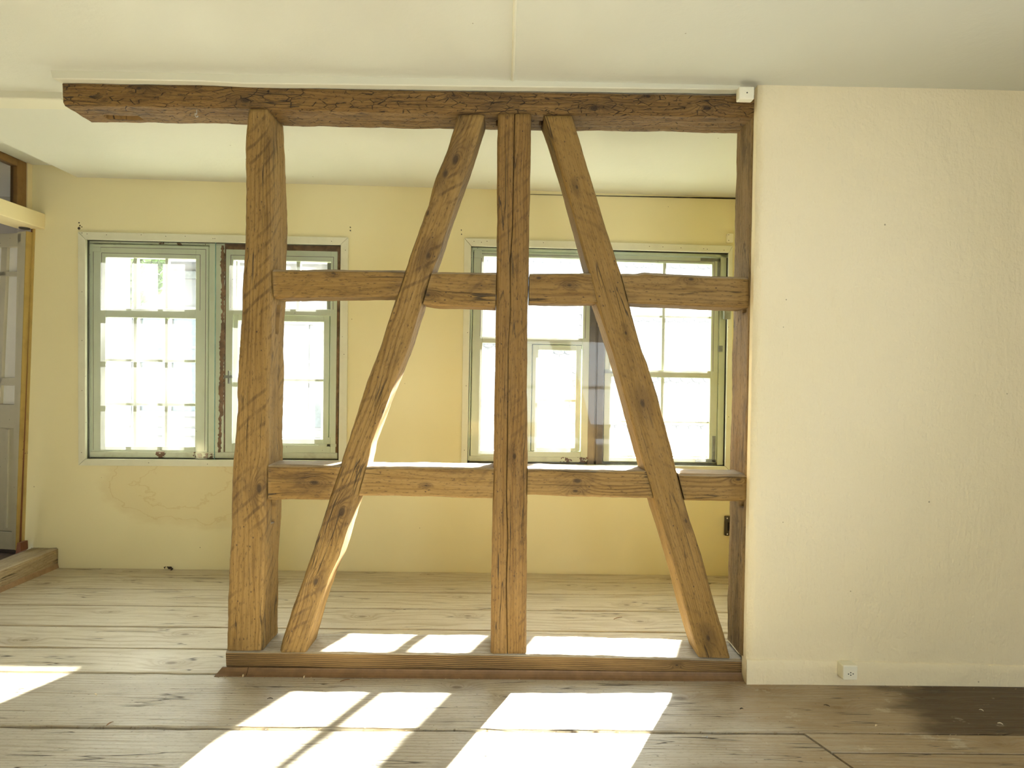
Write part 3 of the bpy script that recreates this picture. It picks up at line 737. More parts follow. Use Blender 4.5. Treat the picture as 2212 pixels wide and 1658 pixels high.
# right sash with small casement below
vv = lambda y: V(y, 640)
s2 = bars([(u(487), u(503), vv(541), vv(981), Ys, .035), (u(713), u(727), vv(541), vv(981), Ys, .035), (u(503), u(713), vv(541), vv(564), Ys, .035),
           (u(503), u(713), vv(960), vv(981), Ys, .035), (u(503), u(713), vv(667), vv(681), Ys, .035)], 'sash', 'sash', w1, Wd)
for x in (573, 643): bars([(u(x-4), u(x+4), vv(564), vv(667), Ys+.004, .026)], 'muntin', 'sash', s2, Wd, .002)
for (x0, x1) in ((503, 569), (577, 639), (647, 713)): pane(Wd, u(x0), u(x1), vv(564), vv(667), Ys+.018, s2)
cs = bars([(u(503), u(514), vv(681), vv(960), Ys+.010, .03), (u(699), u(711), vv(681), vv(960), Ys+.010, .03), (u(514), u(699), vv(681), vv(694), Ys+.010, .03), (u(514), u(699), vv(948), vv(960), Ys+.010, .03)], 'casement', 'sash', w1, Wd)
bars([(u(514), u(699), vv(818), vv(823), Ys+.013, .02)], 'muntin', 'sash', cs, Wd, .001)
for (a, b) in ((694, 818), (823, 948)): pane(Wd, u(514), u(699), vv(a), vv(b), Ys+.024, cs)
bars([(u(708), u(716), vv(944), vv(978), Ys-.004, .005), (u(690), u(728), vv(958), vv(964), Ys-.004, .005)], 'corner_bracket', 'sash', s2, Wd, .001)
bars([(u(484), u(503), vv(812), vv(818), Ys-.012, .006), (u(492), u(496), vv(802), vv(830), Ys-.010, .008)], 'latch', 'greyiron', s2, Wd, .001)
pane(Wd, 0.0, U(463.5, ym), 0.0, 1.0, B+.004, w1, 'sheet'); pane(Wd, U(464.5, ym), 1.0, 0.0, 1.0, B+.004, w1, 'sheet')
bars([(u(463.6), u(464.4), 0, 1, B+.001, .006)], 'glass_edge', 'teal', w1, Wd, 0) if 'teal' in M else None
M['teal'] = plain('teal_glass_edge', (0.22, 0.42, 0.36), 0.2)
bars([(u(463.6), u(464.5), 0, 1, B+.001, .006)], 'glass_edge', 'teal', w1, Wd, 0)

# ---- window 2
U, V, Wd = win_map(Q2)
w2 = empty('window_2', kind='structure')
trim_frame(Q2, ((1003, 514), (1583, 530.5), (1580, 1020), (996, 1014)), w2)
u = lambda x: U(x, 760)
vl = lambda y: V(y, 1150); vr = lambda y: V(y, 1440)
bars([(-.01, u(1015), -.01, 1.01, YF+.012, .06), (u(1570), 1.01, -.01, 1.01, YF+.012, .06), (-.01, 1.01, -.01, vl(537), YF+.012, .06), (-.01, 1.01, vl(994), 1.01, YF+.012, .06)], 'rebate', 'gap_shade', w2, Wd)
bars([(u(1014.5), u(1018), vl(537), vl(996), YF+.002, .05)], 'frame_post', 'sash', w2, Wd)
bars([(u(1014.5), u(1274), vl(537), vl(543), YF+.002, .05)], 'frame_head', 'sash', w2, Wd)
bars([(u(1306), u(1570), vr(546), vr(552), YF+.002, .05)], 'frame_head', 'sash', w2, Wd)
bars([(u(1553), u(1566), vr(546), vr(1003), YF+.002, .05)], 'frame_post', 'sash', w2, Wd)
bars([(u(1018), u(1274), vl(986), vl(997), YF+.004, .06)], 'frame_sill', 'sash_flaky', w2, Wd)
bars([(-.01, u(1037), -.01, 1.01, Ys0+.042, .03), (u(1262), u(1318), -.01, 1.01, Ys0+.042, .03), (u(1540), 1.01, -.01, 1.01, Ys0+.042, .03), (-.01, 1.01, -.01, vl(549), Ys0+.042, .03), (-.01, 1.01, vl(980), 1.01, Ys0+.042, .03), (u(1143), u(1160), vl(742), vl(974), Ys0+.042, .03), (u(1143), u(1258), vl(735), vl(751), Ys0+.042, .03)], 'gap_backing', 'gap_shade', w2, Wd)
# dark mullion with a groove
bars([(u(1273), u(1287), vl(540), vl(1002), YF, .06), (u(1287), u(1291), vl(540), vl(1002), YF+.012, .05), (u(1291), u(1306), vl(540), vl(1002), YF+.002, .06)], 'mullion', 'mull', w2, Wd)
sA = bars([(u(1020), u(1042), vl(545), vl(986), Ys, .035), (u(1258), u(1273), vl(545), vl(986), Ys, .035), (u(1042), u(1258), vl(545), vl(556), Ys, .035),
           (u(1042), u(1258), vl(974), vl(986), Ys, .035), (u(1042), u(1258), vl(728), vl(742), Ys-.006, .045), (u(1139), u(1149), vl(742), vl(974), Ys, .035)], 'sash', 'sash', w2, Wd)
bars([(u(1021), u(1037), vl(543), vl(560), Ys-.004, .005)], 'corner_plate', 'sash', sA, Wd)
bars([(u(1108), u(1114), vl(556), vl(728), Ys+.004, .026)], 'muntin', 'sash', sA, Wd, .002)
for (x0, x1) in ((1042, 1108), (1114, 1258)): pane(Wd, u(x0), u(x1), vl(556), vl(728), Ys+.018, sA)
pane(Wd, u(1042), u(1139), vl(742), vl(974), Ys+.018, sA)
cs = bars([(u(1151), u(1163), vl(744), vl(973), Ys+.008, .03), (u(1245), u(1256), vl(744), vl(973), Ys+.008, .03), (u(1163), u(1245), vl(744), vl(755), Ys+.008, .03), (u(1163), u(1245), vl(966), vl(973), Ys+.008, .03)], 'casement', 'sash', w2, Wd)
bars([(u(1163), u(1245), vl(861), vl(866), Ys+.011, .02)], 'muntin', 'sash', cs, Wd, .001)
for (a, b) in ((755, 861), (866, 966)): pane(Wd, u(1163), u(1245), vl(a), vl(b), Ys+.022, cs)
sB = bars([(u(1307), u(1322), vr(554), vr(998), Ys, .035), (u(1535), u(1551), vr(554), vr(998), Ys, .035), (u(1322), u(1535), vr(554), vr(568), Ys, .035),
           (u(1322), u(1535), vr(989), vr(998), Ys, .035), (u(1322), u(1535), vr(799), vr(815), Ys-.005, .045)], 'sash', 'sash', w2, Wd)
for (y0, y1) in ((568, 799), (815, 989)): bars([(u(1429), u(1436), vr(y0), vr(y1), Ys+.004, .026)], 'muntin', 'sash', sB, Wd, .002)
for (y0, y1) in ((681, 686), (909, 913)):
    for (x0, x1) in ((1322, 1429), (1436, 1535)): bars([(u(x0), u(x1), vr(y0), vr(y1), Ys+.006, .022)], 'muntin', 'sash', sB, Wd, .002)
for (x0, x1) in ((1322, 1429), (1436, 1535)):
    for (y0, y1) in ((568, 681), (686, 799), (815, 909), (913, 989)): pane(Wd, u(x0), u(x1), vr(y0), vr(y1), Ys+.018, sB)
bars([(u(1510), u(1553), vr(555), vr(561), Ys-.004, .005), (u(1547), u(1553), vr(555), vr(598), Ys-.004, .005)], 'corner_bracket', 'greyiron', sB, Wd, .0005)
bars([(u(1506), u(1550), vr(991), vr(997), Ys-.004, .005), (u(1542), u(1549), vr(940), vr(997), Ys-.004, .005)], 'corner_bracket', 'greyiron', sB, Wd, .0005)
bars([(u(1552), u(1561), vr(744), vr(757), Ys-.010, .010)], 'hinge', 'greyiron', sB, Wd, .001)
bars([(u(1307), u(1326), vr(800), vr(808), Ys-.012, .014)], 'latch', 'greyiron', sB, Wd, .001)
bars([(u(1563), u(1577), vr(664), vr(686), B-.024, .02)], 'hinge', 'greyiron', w2, Wd, .001)
pane(Wd, 0.0, u(1289), 0.0, 1.0, B+.004, w2, 'sheet'); pane(Wd, u(1290), 1.0, 0.0, 1.0, B+.004, w2, 'sheet')

# nail heads in the grey trims, grooves round the glazing
for wn, pts_ in ((w1, ((177, 503), (188, 505), (230, 507), (305, 507), (358, 510), (460, 515), (464, 515), (177, 630), (177, 735), (177, 843), (746, 540), (743, 765), (448, 1002), (176, 977), (321, 999), (400, 510), (600, 519), (716, 521))),
                 (w2, ((1024, 521), (1040, 523), (1052, 521), (1174, 524), (1010, 718), (1007, 833), (1003, 972), (1403, 532), (1432, 533), (1471, 535), (1520, 537), (1528, 538), (1564, 540), (1574, 900)))):
    for (x, y) in pts_:
        p = P(x, y, B-.0145); MB().cyl(p, p+Vector((0, .003, 0)), .0022, 7).build('nail', M['iron'], wn)
def groove(sash, Wq, U_, V_, x0, x1, y0, y1, xr, yr):
    m = MB(); e = .9
    for (a, b, c, d) in ((x0, x1, y0, y0+e), (x0, x0+e, y0, y1), (x1-e, x1, y0, y1)):
        wbox(m, Wq, U_(a, yr), U_(b, yr), V_(c, xr), V_(d, xr), Ys-.0006, .002)
    m.build('groove', M['mull'], sash)
Ua, Va, Wa = win_map(Q1); Ub, Vb, Wb = win_map(Q2)
groove(s1, Wa, Ua, Va, 219, 432, 547, 668, 300, 740); groove(s1, Wa, Ua, Va, 201, 444, 535, 972, 300, 740)
groove(s2, Wa, Ua, Va, 497, 719, 553, 667, 640, 740)
groove(sA, Wb, Ub, Vb, 1036, 1264, 550, 728, 1150, 760); groove(sB, Wb, Ub, Vb, 1316, 1541, 562, 800, 1440, 760)
# broken plaster above the corner of the left window
m_ = MB()
for (x, y, rr) in ((171, 493, .008), (173, 487, .004), (171, 481, .004), (177, 490, .003)):
    p = P(x, y, B); m_.cyl(p+Vector((0, -.0015, 0)), p+Vector((0, .002, 0)), rr, 7, rr*.7)
tag(m_.build('plaster_chip', M['void']), 'dark chipped spot in the plaster above the top left corner of the left window', 'chip')

# ------------------------------------------------------------------ timber frame
TF = empty('timber_frame', label='open half-timbered frame of rough brown posts, rails and slanting braces', cat='timber frame')
DP = 0.157
# top beam (e1 top edge, e2 bottom edge)
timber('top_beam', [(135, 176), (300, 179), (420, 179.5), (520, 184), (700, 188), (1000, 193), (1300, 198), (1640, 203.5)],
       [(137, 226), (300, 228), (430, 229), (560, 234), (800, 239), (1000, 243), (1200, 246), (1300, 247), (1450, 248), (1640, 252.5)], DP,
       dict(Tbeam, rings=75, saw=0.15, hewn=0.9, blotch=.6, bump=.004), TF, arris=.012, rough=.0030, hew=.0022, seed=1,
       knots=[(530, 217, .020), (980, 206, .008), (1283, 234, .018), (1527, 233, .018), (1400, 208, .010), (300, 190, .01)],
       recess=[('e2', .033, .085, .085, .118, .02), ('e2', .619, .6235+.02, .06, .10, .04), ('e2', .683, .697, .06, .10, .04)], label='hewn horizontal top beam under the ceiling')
# sill beam
timber('sill_beam', [(488, 1406), (700, 1408), (900, 1410), (1080, 1412), (1340, 1417), (1607, 1425)],
       [(489, 1441), (800, 1446), (1080, 1451), (1340, 1456), (1609, 1462)], .165,
       dict(light=(0.25, 0.145, 0.05), mid=(0.065, 0.032, 0.010), dark=(0.04, 0.02, 0.007), rings=150, saw=0, blotch=.15, bump=.0022, ringamt=1.35, worm=0, wavy=.9, dust_sunlit=0.7, crk=.0, speck=.12, fibw=.45), TF, Yf=-.001, arris=.011, rough=.003, seed=2,
       knots=[(1462, 1436, .006)], label='low dark sill beam on the floorboards')
# posts
def rev(a): return list(a)
timber('post', [(537, 236), (530, 283), (529.5, 349), (531, 415), (529, 482), (527, 548), (521, 614), (518.5, 700), (515, 789), (511, 838), (511.5, 887), (507, 936), (501, 1001), (498, 1117), (494, 1226), (491, 1334), (491, 1404)],
       [(579, 236), (583, 316), (588, 415), (588, 482), (587, 565), (586, 647), (583, 675), (581, 741), (580, 806), (578, 903), (578.5, 1005), (574, 1117), (570, 1226), (567, 1334), (567, 1404)], .155,
       dict(Tlow, rings=60, saw=.55, blotch=.35), TF, arris=.008, rough=.0035, seed=3, knots=[(560, 1055, .02)],
       recess=[('e2', .355, .409, .055, .085, .045), ('e2', .718, .771, .055, .085, .045)], label='thick left post with diagonal saw marks')
timber('post', [(1075, 246), (1074, 400), (1073, 556), (1071, 650), (1069, 800), (1066, 1000), (1063, 1150), (1061, 1300), (1060, 1411)],
       [(1148, 246), (1146, 377), (1144, 473), (1142, 600), (1139, 700), (1138.5, 800), (1140, 960), (1139, 1100), (1138, 1250), (1137, 1411)], .14,
       dict(light=(0.24, 0.1295, 0.0322), mid=(0.152, 0.0703, 0.0143), dark=(0.064, 0.0266, 0.0056), rings=95, saw=.35, blotch=.3), TF, arris=.007, rough=.0018, seed=4, knots=[(1111, 985, .013)],
       crack=[(1112, 246), (1109, 377), (1107, 498), (1102, 560), (1103, 677), (1098, 741), (1096, 960), (1094, 1068), (1097, 1160), (1093.5, 1265), (1096, 1411)], label='middle post with a long vertical crack')
timber('post', [(XJ+.0005, 0, P(1100, 245, 0).z+.05), (XJ+.0005, 0, P(1100, 1413, 0).z)], [(XJ+.14, 0, P(1100, 245, 0).z+.05), (XJ+.14, 0, P(1100, 1413, 0).z)], .155,
       dict(light=(0.272, 0.1665, 0.0682), mid=(0.16, 0.0851, 0.0279), dark=(0.064, 0.0311, 0.0087), rings=80, saw=.0, blotch=.6, bump=.004), TF, Yf=.0, world=True, rough=.003, arris=.004, seed=5,
       recess=[('e1', .358, .372, .02, .055, .03), ('e1', .714, .73, .02, .055, .03)], label='right post set against the plaster wall')
# braces
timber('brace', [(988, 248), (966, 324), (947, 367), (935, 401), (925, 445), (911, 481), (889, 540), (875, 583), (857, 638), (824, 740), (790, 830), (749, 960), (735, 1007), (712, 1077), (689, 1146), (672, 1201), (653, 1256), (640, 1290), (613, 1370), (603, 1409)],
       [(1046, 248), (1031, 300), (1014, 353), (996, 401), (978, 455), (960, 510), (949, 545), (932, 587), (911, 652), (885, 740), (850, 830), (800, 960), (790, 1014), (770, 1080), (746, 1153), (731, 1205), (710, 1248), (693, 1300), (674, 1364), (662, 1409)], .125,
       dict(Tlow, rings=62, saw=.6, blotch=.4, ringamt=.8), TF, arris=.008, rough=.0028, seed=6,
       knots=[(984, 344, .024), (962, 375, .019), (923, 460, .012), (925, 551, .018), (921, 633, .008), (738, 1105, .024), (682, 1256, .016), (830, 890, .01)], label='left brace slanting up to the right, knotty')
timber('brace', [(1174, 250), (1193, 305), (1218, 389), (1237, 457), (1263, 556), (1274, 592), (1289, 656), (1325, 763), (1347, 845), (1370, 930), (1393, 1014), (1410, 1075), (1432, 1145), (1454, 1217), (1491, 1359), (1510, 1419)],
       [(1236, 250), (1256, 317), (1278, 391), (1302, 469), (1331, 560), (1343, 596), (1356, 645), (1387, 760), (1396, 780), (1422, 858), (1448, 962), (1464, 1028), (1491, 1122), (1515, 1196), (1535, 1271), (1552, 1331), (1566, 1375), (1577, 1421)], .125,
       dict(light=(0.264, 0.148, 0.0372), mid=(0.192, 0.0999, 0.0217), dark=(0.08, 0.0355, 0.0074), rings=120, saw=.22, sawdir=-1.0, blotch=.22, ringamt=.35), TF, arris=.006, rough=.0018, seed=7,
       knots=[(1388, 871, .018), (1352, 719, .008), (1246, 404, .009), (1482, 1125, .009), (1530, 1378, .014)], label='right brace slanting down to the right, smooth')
# rails
R = dict(T, rings=60, saw=.4, blotch=.5)
timber('rail', [(589, 582), (723, 582), (876, 583)], [(591, 643), (723, 641), (858, 640)], .12, R, TF, seed=8, arris=.008, knots=[(720, 590, .008)])
timber('rail', [(933, 587), (1000, 587), (1072, 588)], [(914, 656), (940, 660), (1070, 664)], .10, R, TF, seed=9, arris=.008, knots=[(924, 637, .012)])
timber('rail', [(1144, 591), (1200, 590), (1276, 590)], [(1143, 654), (1220, 655), (1290, 654)], .09, dict(T, rings=60, saw=.1, blotch=.35), TF, seed=10, arris=.005, knots=[(1164, 600, .010), (1230, 616, .009)])
timber('rail', [(1341, 590), (1375, 591), (1392, 587), (1450, 591), (1560, 596), (1617, 599)], [(1358, 654), (1500, 660), (1617, 665)], .12, dict(light=(0.272, 0.1591, 0.0484), mid=(0.176, 0.0925, 0.0236), dark=(0.072, 0.0333, 0.0081), rings=60, saw=0, blotch=.4), TF, seed=11, arris=.009, knots=[(1493, 603, .010)])
timber('rail', [(579, 1004), (730, 1005), (737, 1005)], [(579, 1079), (711, 1079)], .12, dict(T, rings=40, saw=.2, blotch=.5), TF, seed=12, arris=.006, knots=[(679, 1042, .018)])
timber('rail', [(792, 1007), (930, 1008), (1067, 1010)], [(775, 1070), (930, 1073), (1065, 1077)], .12, dict(Tlow, rings=60, saw=.25, blotch=.35), TF, seed=13, arris=.006, knots=[(920, 1048, .006)])
timber('rail', [(1140, 1011), (1280, 1014), (1395, 1016)], [(1139, 1069), (1280, 1073), (1411, 1076)], .12, dict(Tlow, rings=75, saw=.0, blotch=.2, ringamt=1.0), TF, seed=14, arris=.006, knots=[(1247, 1038, .017), (1243, 1060, .010)])
timber('rail', [(1465, 1022), (1540, 1024), (1615, 1024)], [(1479, 1080), (1540, 1082), (1615, 1083)], .12, dict(Tlow, rings=65, saw=.0, blotch=.35, ringamt=.9), TF, seed=15, arris=.008, knots=[(1595, 1035, .010)])
# quarter-round moulding along the foot of the sill
zq = .023; m_ = MB(); segs = 6
for (x0, x1, e0) in ((P(476, 1452, -.02).x, -.905, .018), (-.903, XJ-.003, 0)):
    n = 40; b0 = len(m_.v); prof = [(-.001, -.003), (-.029, -.003), (-.029, .003), (-.022, .006), (-.014, .012), (-.009, .018), (-.007, zq), (-.001, zq)]
    for i in range(n+1):
        x = x0+(x1-x0)*i/n
        for (yy, z) in prof: m_.v.append((x - (e0*(1-z/zq) if i == 0 else 0), yy-.0005+.001*noise.noise(Vector((x*3, 0, 0))), z))
    k_ = len(prof)
    for i in range(n):
        for j in range(k_): a = b0+i*k_+j; b = b0+i*k_+(j+1) % k_; m_.f.append((a, a+k_, b+k_, b))
    m_.f.append(tuple(b0+j for j in range(k_))); m_.f.append(tuple(b0+n*k_+j for j in reversed(range(k_))))
m_.build('base_moulding', plain('red_brown_moulding', (0.175, 0.098, 0.042), .6, var=.12), TF)

# ------------------------------------------------------------------ ceiling trims
def wavy_batten(name, x0, x1, y0, y1, ztop, zbot, mat, n=80, endcut=0.0):
    v = []; f = []
    for i in range(n+1):
        x = x0+(x1-x0)*i/n; zb = zbot(x); zt_ = ztop
        ec = endcut if i == 0 else 0
        v += [(x, y0, zt_), (x+ec*.3, y0, zb+.003), (x+ec, y0+.003, zb), (x+ec, y1, zb), (x, y1, zt_)]
    for i in range(n):
        for j in range(4): a = i*5+j; f.append((a, a+1, a+6, a+5))
    f.append((4, 3, 2, 1, 0)); f.append(tuple(n*5+j for j in range(5)))
    o = mk(name, v, f, mat, None, False); o['kind'] = 'structure'; return o
def lerp(tab, x):
    for (a, za), (b, zb) in zip(tab, tab[1:]):
        if x <= b: return za+(zb-za)*max(0, (x-a))/(b-a)
    return tab[-1][1]
tb = [(P(x, y, -.03).x, P(x, y, -.03).z) for x, y in ((108, 170), (300, 172.5), (430, 175), (520, 180), (700, 182), (1000, 186), (1300, 189.5), (1600, 193.5))]
wavy_batten('trim_4', P(108, 165, -.03).x, P(1599, 190, -.03).x, -.03, .16, 2.135, lambda x: lerp(tb, x), M['white_trim'], endcut=.028)
wavy_batten('trim_5', -2.33, P(134, 220, .14).x-.0, .135, .225, 2.135, lambda x: 2.099, M['white_trim'], 10)
# round cable strip along the ceiling towards the camera
m_ = MB(); pts_ = []
for i in range(30):
    yy = -.032-4.0*i/29; pts_.append(Vector((P(1108, 182, -.03).x+.0005*yy, yy, cz(0.02, yy)+.001)))
for a, b in zip(pts_, pts_[1:]): m_.cyl(a, b, .0065, 8)
o = m_.build('trim_6', M['white_trim'], smooth=False); o['kind'] = 'structure'

# ------------------------------------------------------------------ fittings
def rbox(name, x0, x1, y0, y1, z0, z1, mat, parent, bev): return MB().box(x0, x1, y0, y1, z0, z1).build(name, mat, parent, bev)
jb = empty('junction_box', label='small cream junction box where the top beam meets the right wall', cat='junction box')
a = P(1597, 186, -.075); b = P(1629.5, 214, -.075)
rbox('cover', a.x, b.x, -.075, -.0445, b.z, a.z, M['plastic'], jb, .004)
MB().cyl(P(1614, 200, -.0765), P(1614, 200, -.074), .0025, 10).build('screw', M['iron'], jb)
so = empty('wall_socket', label='small cream wall socket low on the right plaster wall', cat='socket')
a = P(1822, 1437, -.083); b = P(1852.5, 1469, -.083)
rbox('housing', a.x, b.x, -.083, -.040, b.z, a.z, M['plastic'], so, .004)
for (x, y) in ((1833, 1455.3), (1838, 1452.3), (1843, 1455), (1838, 1457.8)):
    p = P(x, y, -.0835); MB().cyl(p, p+Vector((0, .004, 0)), .0020, 10).build('contact_hole', M['black'], so)
# white clip and black latch plate on the window wall, next to the right post
cl = empty('cable_clip', label='small white clip on the window wall above the right window', cat='clip')
a = P(1571, 504, B-.018); b = P(1584, 523, B-.018); rbox('body', a.x, b.x, B-.018, B-.001, b.z, a.z, M['plastic'], cl, .003)
for y in (507, 519): MB().cyl(P(1574, y, B-.0185), P(1574, y, B-.017), .0025, 8).build('screw', M['iron'], cl)
lp = empty('latch_plate', label='black iron plate on the window wall low beside the right post', cat='latch')
a = P(1567, 1115, B-.02); b = P(1582, 1157, B-.02); rbox('plate', a.x, b.x, B-.02, B-.001, b.z, a.z, M['iron'], lp, .003)
for y in (1119, 1153): MB().cyl(P(1571, y, B-.021), P(1571, y, B-.019), .004, 8).build('screw', M['steel'], lp)
rbox('slot', P(1573, 1128, B-.023).x, P(1578, 1128, B-.023).x, B-.023, B-.019, P(1575, 1146, B-.023).z, P(1575, 1128, B-.023).z, M['black'], lp, .001)
# hook under the beam
hk = MB(); c0 = P(425, 243, .03); prev = None
for i in range(14):
    a = i/13; p = c0+Vector((0, 0, -.004)) + Vector((-.006*math.sin(a*PI*1.3), 0, -.012-.010*math.cos(PI-a*PI*1.3)+.010)) if i > 3 else c0+Vector((0, 0, .012-.006*i))
    if prev is not None: hk.cyl(prev, p, .0014, 6)
    prev = p
tag(hk.build('hook', M['steel']), 'tiny bright metal hook under the left part of the top beam', 'hook')
# nails in the wall by the windows
for (x, y, lb) in ((757, 491, 'upper nail in the wall right of the left window'), (757, 498, 'lower nail in the wall right of the left window'),
                   (996.5, 497, 'upper nail in the wall left of the right window'), (997, 506, 'lower nail in the wall left of the right window')):
    p = P(x, y, B); tag(MB().cyl(p+Vector((0, -.006, 0)), p+Vector((0, .002, 0)), .003, 8).build('nail', M['iron']), lb, 'nail')
# plug of broken plaster with exposed pipe at the wall foot
rg = random.Random(5)
def clump(name, c, r, mat, n=9, sq=.5):
    m = MB()
    for i in range(n):
        p = c+Vector((rg.uniform(-1, 1)*r, -abs(rg.uniform(0, .3))*r, abs(rg.uniform(0, 1))*r*sq)); s_ = r*rg.uniform(.2, .45)
        a = rg.uniform(0, PI); d = Vector((math.cos(a), .2, math.sin(a)*.4)).normalized()*s_
        m.cyl(p-d, p+d, s_*.5, 6, s_*.25)
    return m.build(name, mat)
p = P(363, 1228, B-.012); p.z = .004
tag(clump('plaster_debris', p, .022, M['void'], 10), 'dark crumbled lump at the foot of the wall under the left window', 'debris')
# chips on the floorboards
def chip(px, py, L, a, name='wood_chip', mat='chip'):
    p = PZ(px, py, .0035); m = MB(); n = 5; prev = None
    for i in range(n+1):
        t = i/n-.5; q = p+Vector((math.cos(a)*L*t, math.sin(a)*L*t+.18*L*(t*t), .003*(1-4*t*t)))
        wd = .0022*(1.05-abs(t)*1.5)+.0004
        if prev is not None:
            nrm = Vector((-math.sin(a), math.cos(a), 0))
            m.hexa([prev[0]-nrm*prev[1], q-nrm*wd, q+nrm*wd, prev[0]+nrm*prev[1]]+[x+Vector((0, 0, .0012)) for x in (prev[0]-nrm*prev[1], q-nrm*wd, q+nrm*wd, prev[0]+nrm*prev[1])])
        prev = (q, wd)
    return m.build(name, M[mat])
chips = [(45, 1489, .018, .6, 'dark splinter in the sunlit patch at the far left', 'redbrown'), (206, 1500, .016, 2.6, 'pale chip on the wide grey board at left', 'chip'),
         (237, 1563, .022, 1.2, 'olive chip standing in the wide seam at left', 'bare'), (525, 1459, .018, 1.9, 'dry curl on the board below the left post foot', 'chip'),
         (657, 1462, .018, 1.7, 'pale curl below the sill beam near the left brace', 'chip'), (745, 1470, .035, .5, 'long grey curl in front of the sill beam', 'bare'),
         (583, 1509, .018, .1, 'dark crumb beside the left edge of the middle sun patch', 'void'), (1335, 1335, .05, .55, 'bent dark splinter on the boards behind the frame', 'bare'),
         (1602, 1531, .012, .2, 'dark crumb in front of the right end of the sill', 'void'), (1786, 1524, .018, 2.6, 'thin dark splinter in front of the socket', 'void'),
         (1893, 1567, .010, .5, 'tiny pale fleck right of the thin dark splinter', 'chip'), (2120, 1534, .012, 2.3, 'upper white fleck on the dark stained board', 'plastic'),
         (2161, 1563, .014, 2.6, 'lower white fleck on the dark stained board', 'plastic'), (1471, 1452, .014, .4, 'small crumb on the moulding near the right brace', 'bare')]
for (x, y, L, a, lb, mt_) in chips: tag(chip(x, y, L, a, 'wood_chip' if mt_ != 'plastic' else 'paint_fleck', mt_), lb, 'wood chip' if mt_ != 'plastic' else 'paint fleck')
# screw in the seam
p = PZ(1527, 1590.5, .004); sc_ = empty('screw', label='loose steel screw lying over the wide floor seam', cat='screw')
MB().cyl(p, p+Vector((-.014, .003, 0)), .0015, 8, .0006).build('shank', M['steel'], sc_)
MB().cyl(p, p+Vector((.002, 0, 0)), .0035, 10).build('head', M['steel'], sc_)
# crumbs in the wide seams
m_ = MB()
for i in range(170):
    x = rg.uniform(-1.7, 2.2); c = Vector((x, -.345+rg.gauss(0, .005), -.004+rg.uniform(0, .003))); s_ = rg.uniform(.0006, .0018)
    m_.cyl(c-Vector((s_*1.5, rg.uniform(-s_, s_), 0)), c+Vector((s_*1.5, 0, s_)), s_*.6, 4)
for i in range(120):
    x = rg.uniform(-1.0, 2.2); yy = -.03 if x < XJ else -.05; c = Vector((x, yy-abs(rg.gauss(0, .008)), .001)); s_ = rg.uniform(.0005, .0016)
    m_.cyl(c-Vector((s_*1.5, rg.uniform(-s_, s_), 0)), c+Vector((s_*1.5, 0, s_)), s_*.6, 4)
tag(m_.build('sawdust', plain('crumb', (.36, .29, .18), .9, var=.5)), 'crumbs and sawdust along the floor seams and wall foot', 'sawdust', kind='stuff')

# ------------------------------------------------------------------ outside
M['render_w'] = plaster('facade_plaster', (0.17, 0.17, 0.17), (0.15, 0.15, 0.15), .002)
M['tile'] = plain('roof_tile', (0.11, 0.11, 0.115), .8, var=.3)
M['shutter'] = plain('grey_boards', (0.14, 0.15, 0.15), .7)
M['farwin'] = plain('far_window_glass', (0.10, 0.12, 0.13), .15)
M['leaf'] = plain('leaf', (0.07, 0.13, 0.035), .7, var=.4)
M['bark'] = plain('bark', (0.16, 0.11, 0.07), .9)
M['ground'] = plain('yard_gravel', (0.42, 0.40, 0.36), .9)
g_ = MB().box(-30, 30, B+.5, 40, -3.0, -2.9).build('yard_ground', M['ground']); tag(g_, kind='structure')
# tiled roof seen through the right window
h = empty('tiled_house', label='neighbouring house with a fish-scale tiled roof seen through the right window', cat='building')
y0, z0 = 5.9, -.35; sl = math.radians(43); X0, X1 = -.55, 6.6
ey, ez = math.cos(sl), math.sin(sl); Lr = 5.5
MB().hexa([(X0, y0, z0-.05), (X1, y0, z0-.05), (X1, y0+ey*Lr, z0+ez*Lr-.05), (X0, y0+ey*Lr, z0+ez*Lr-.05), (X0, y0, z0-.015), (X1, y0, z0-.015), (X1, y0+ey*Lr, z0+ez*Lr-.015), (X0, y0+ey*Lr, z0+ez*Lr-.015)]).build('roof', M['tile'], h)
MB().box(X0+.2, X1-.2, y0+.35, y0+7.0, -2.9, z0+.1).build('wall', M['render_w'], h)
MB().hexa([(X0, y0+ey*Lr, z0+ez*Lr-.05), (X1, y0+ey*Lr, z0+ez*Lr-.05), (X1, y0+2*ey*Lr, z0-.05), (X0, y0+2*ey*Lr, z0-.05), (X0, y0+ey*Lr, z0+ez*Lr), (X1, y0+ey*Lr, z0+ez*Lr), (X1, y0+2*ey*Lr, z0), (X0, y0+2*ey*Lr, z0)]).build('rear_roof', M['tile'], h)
tw, ex, tl_ = .18, .155, .30
tp = []; 
tvs = [(-tw/2+.003, tl_-.07)] ; outl = [(-tw/2+.003, tl_)] + [(-tw/2+.003, .06)] + [(-(tw/2-.003)*math.cos(a), .06-.06*math.sin(a)) for a in [PI*i/8 for i in range(1, 8)]] + [(tw/2-.003, .06), (tw/2-.003, tl_)]
tm_ = MB().poly([(x, d*1.0, 0) for x, d in outl][::-1], (0, 0, -.016)); tile_me = None
def tile_xf(r, c):
    d = r*ex; off = tw/2 if r % 2 else 0; x = X0+tw/2+c*tw+off
    return Matrix.Translation((x, y0+ey*d-ez*.014*1.0, z0+ez*d+ey*.03)) @ Matrix.Rotation(sl-.05, 4, 'X')
nr, nc = int(Lr/ex), int((X1-X0)/tw)-1
cells = [(r, c) for r in range(nr) for c in range(nc)]
vis = []
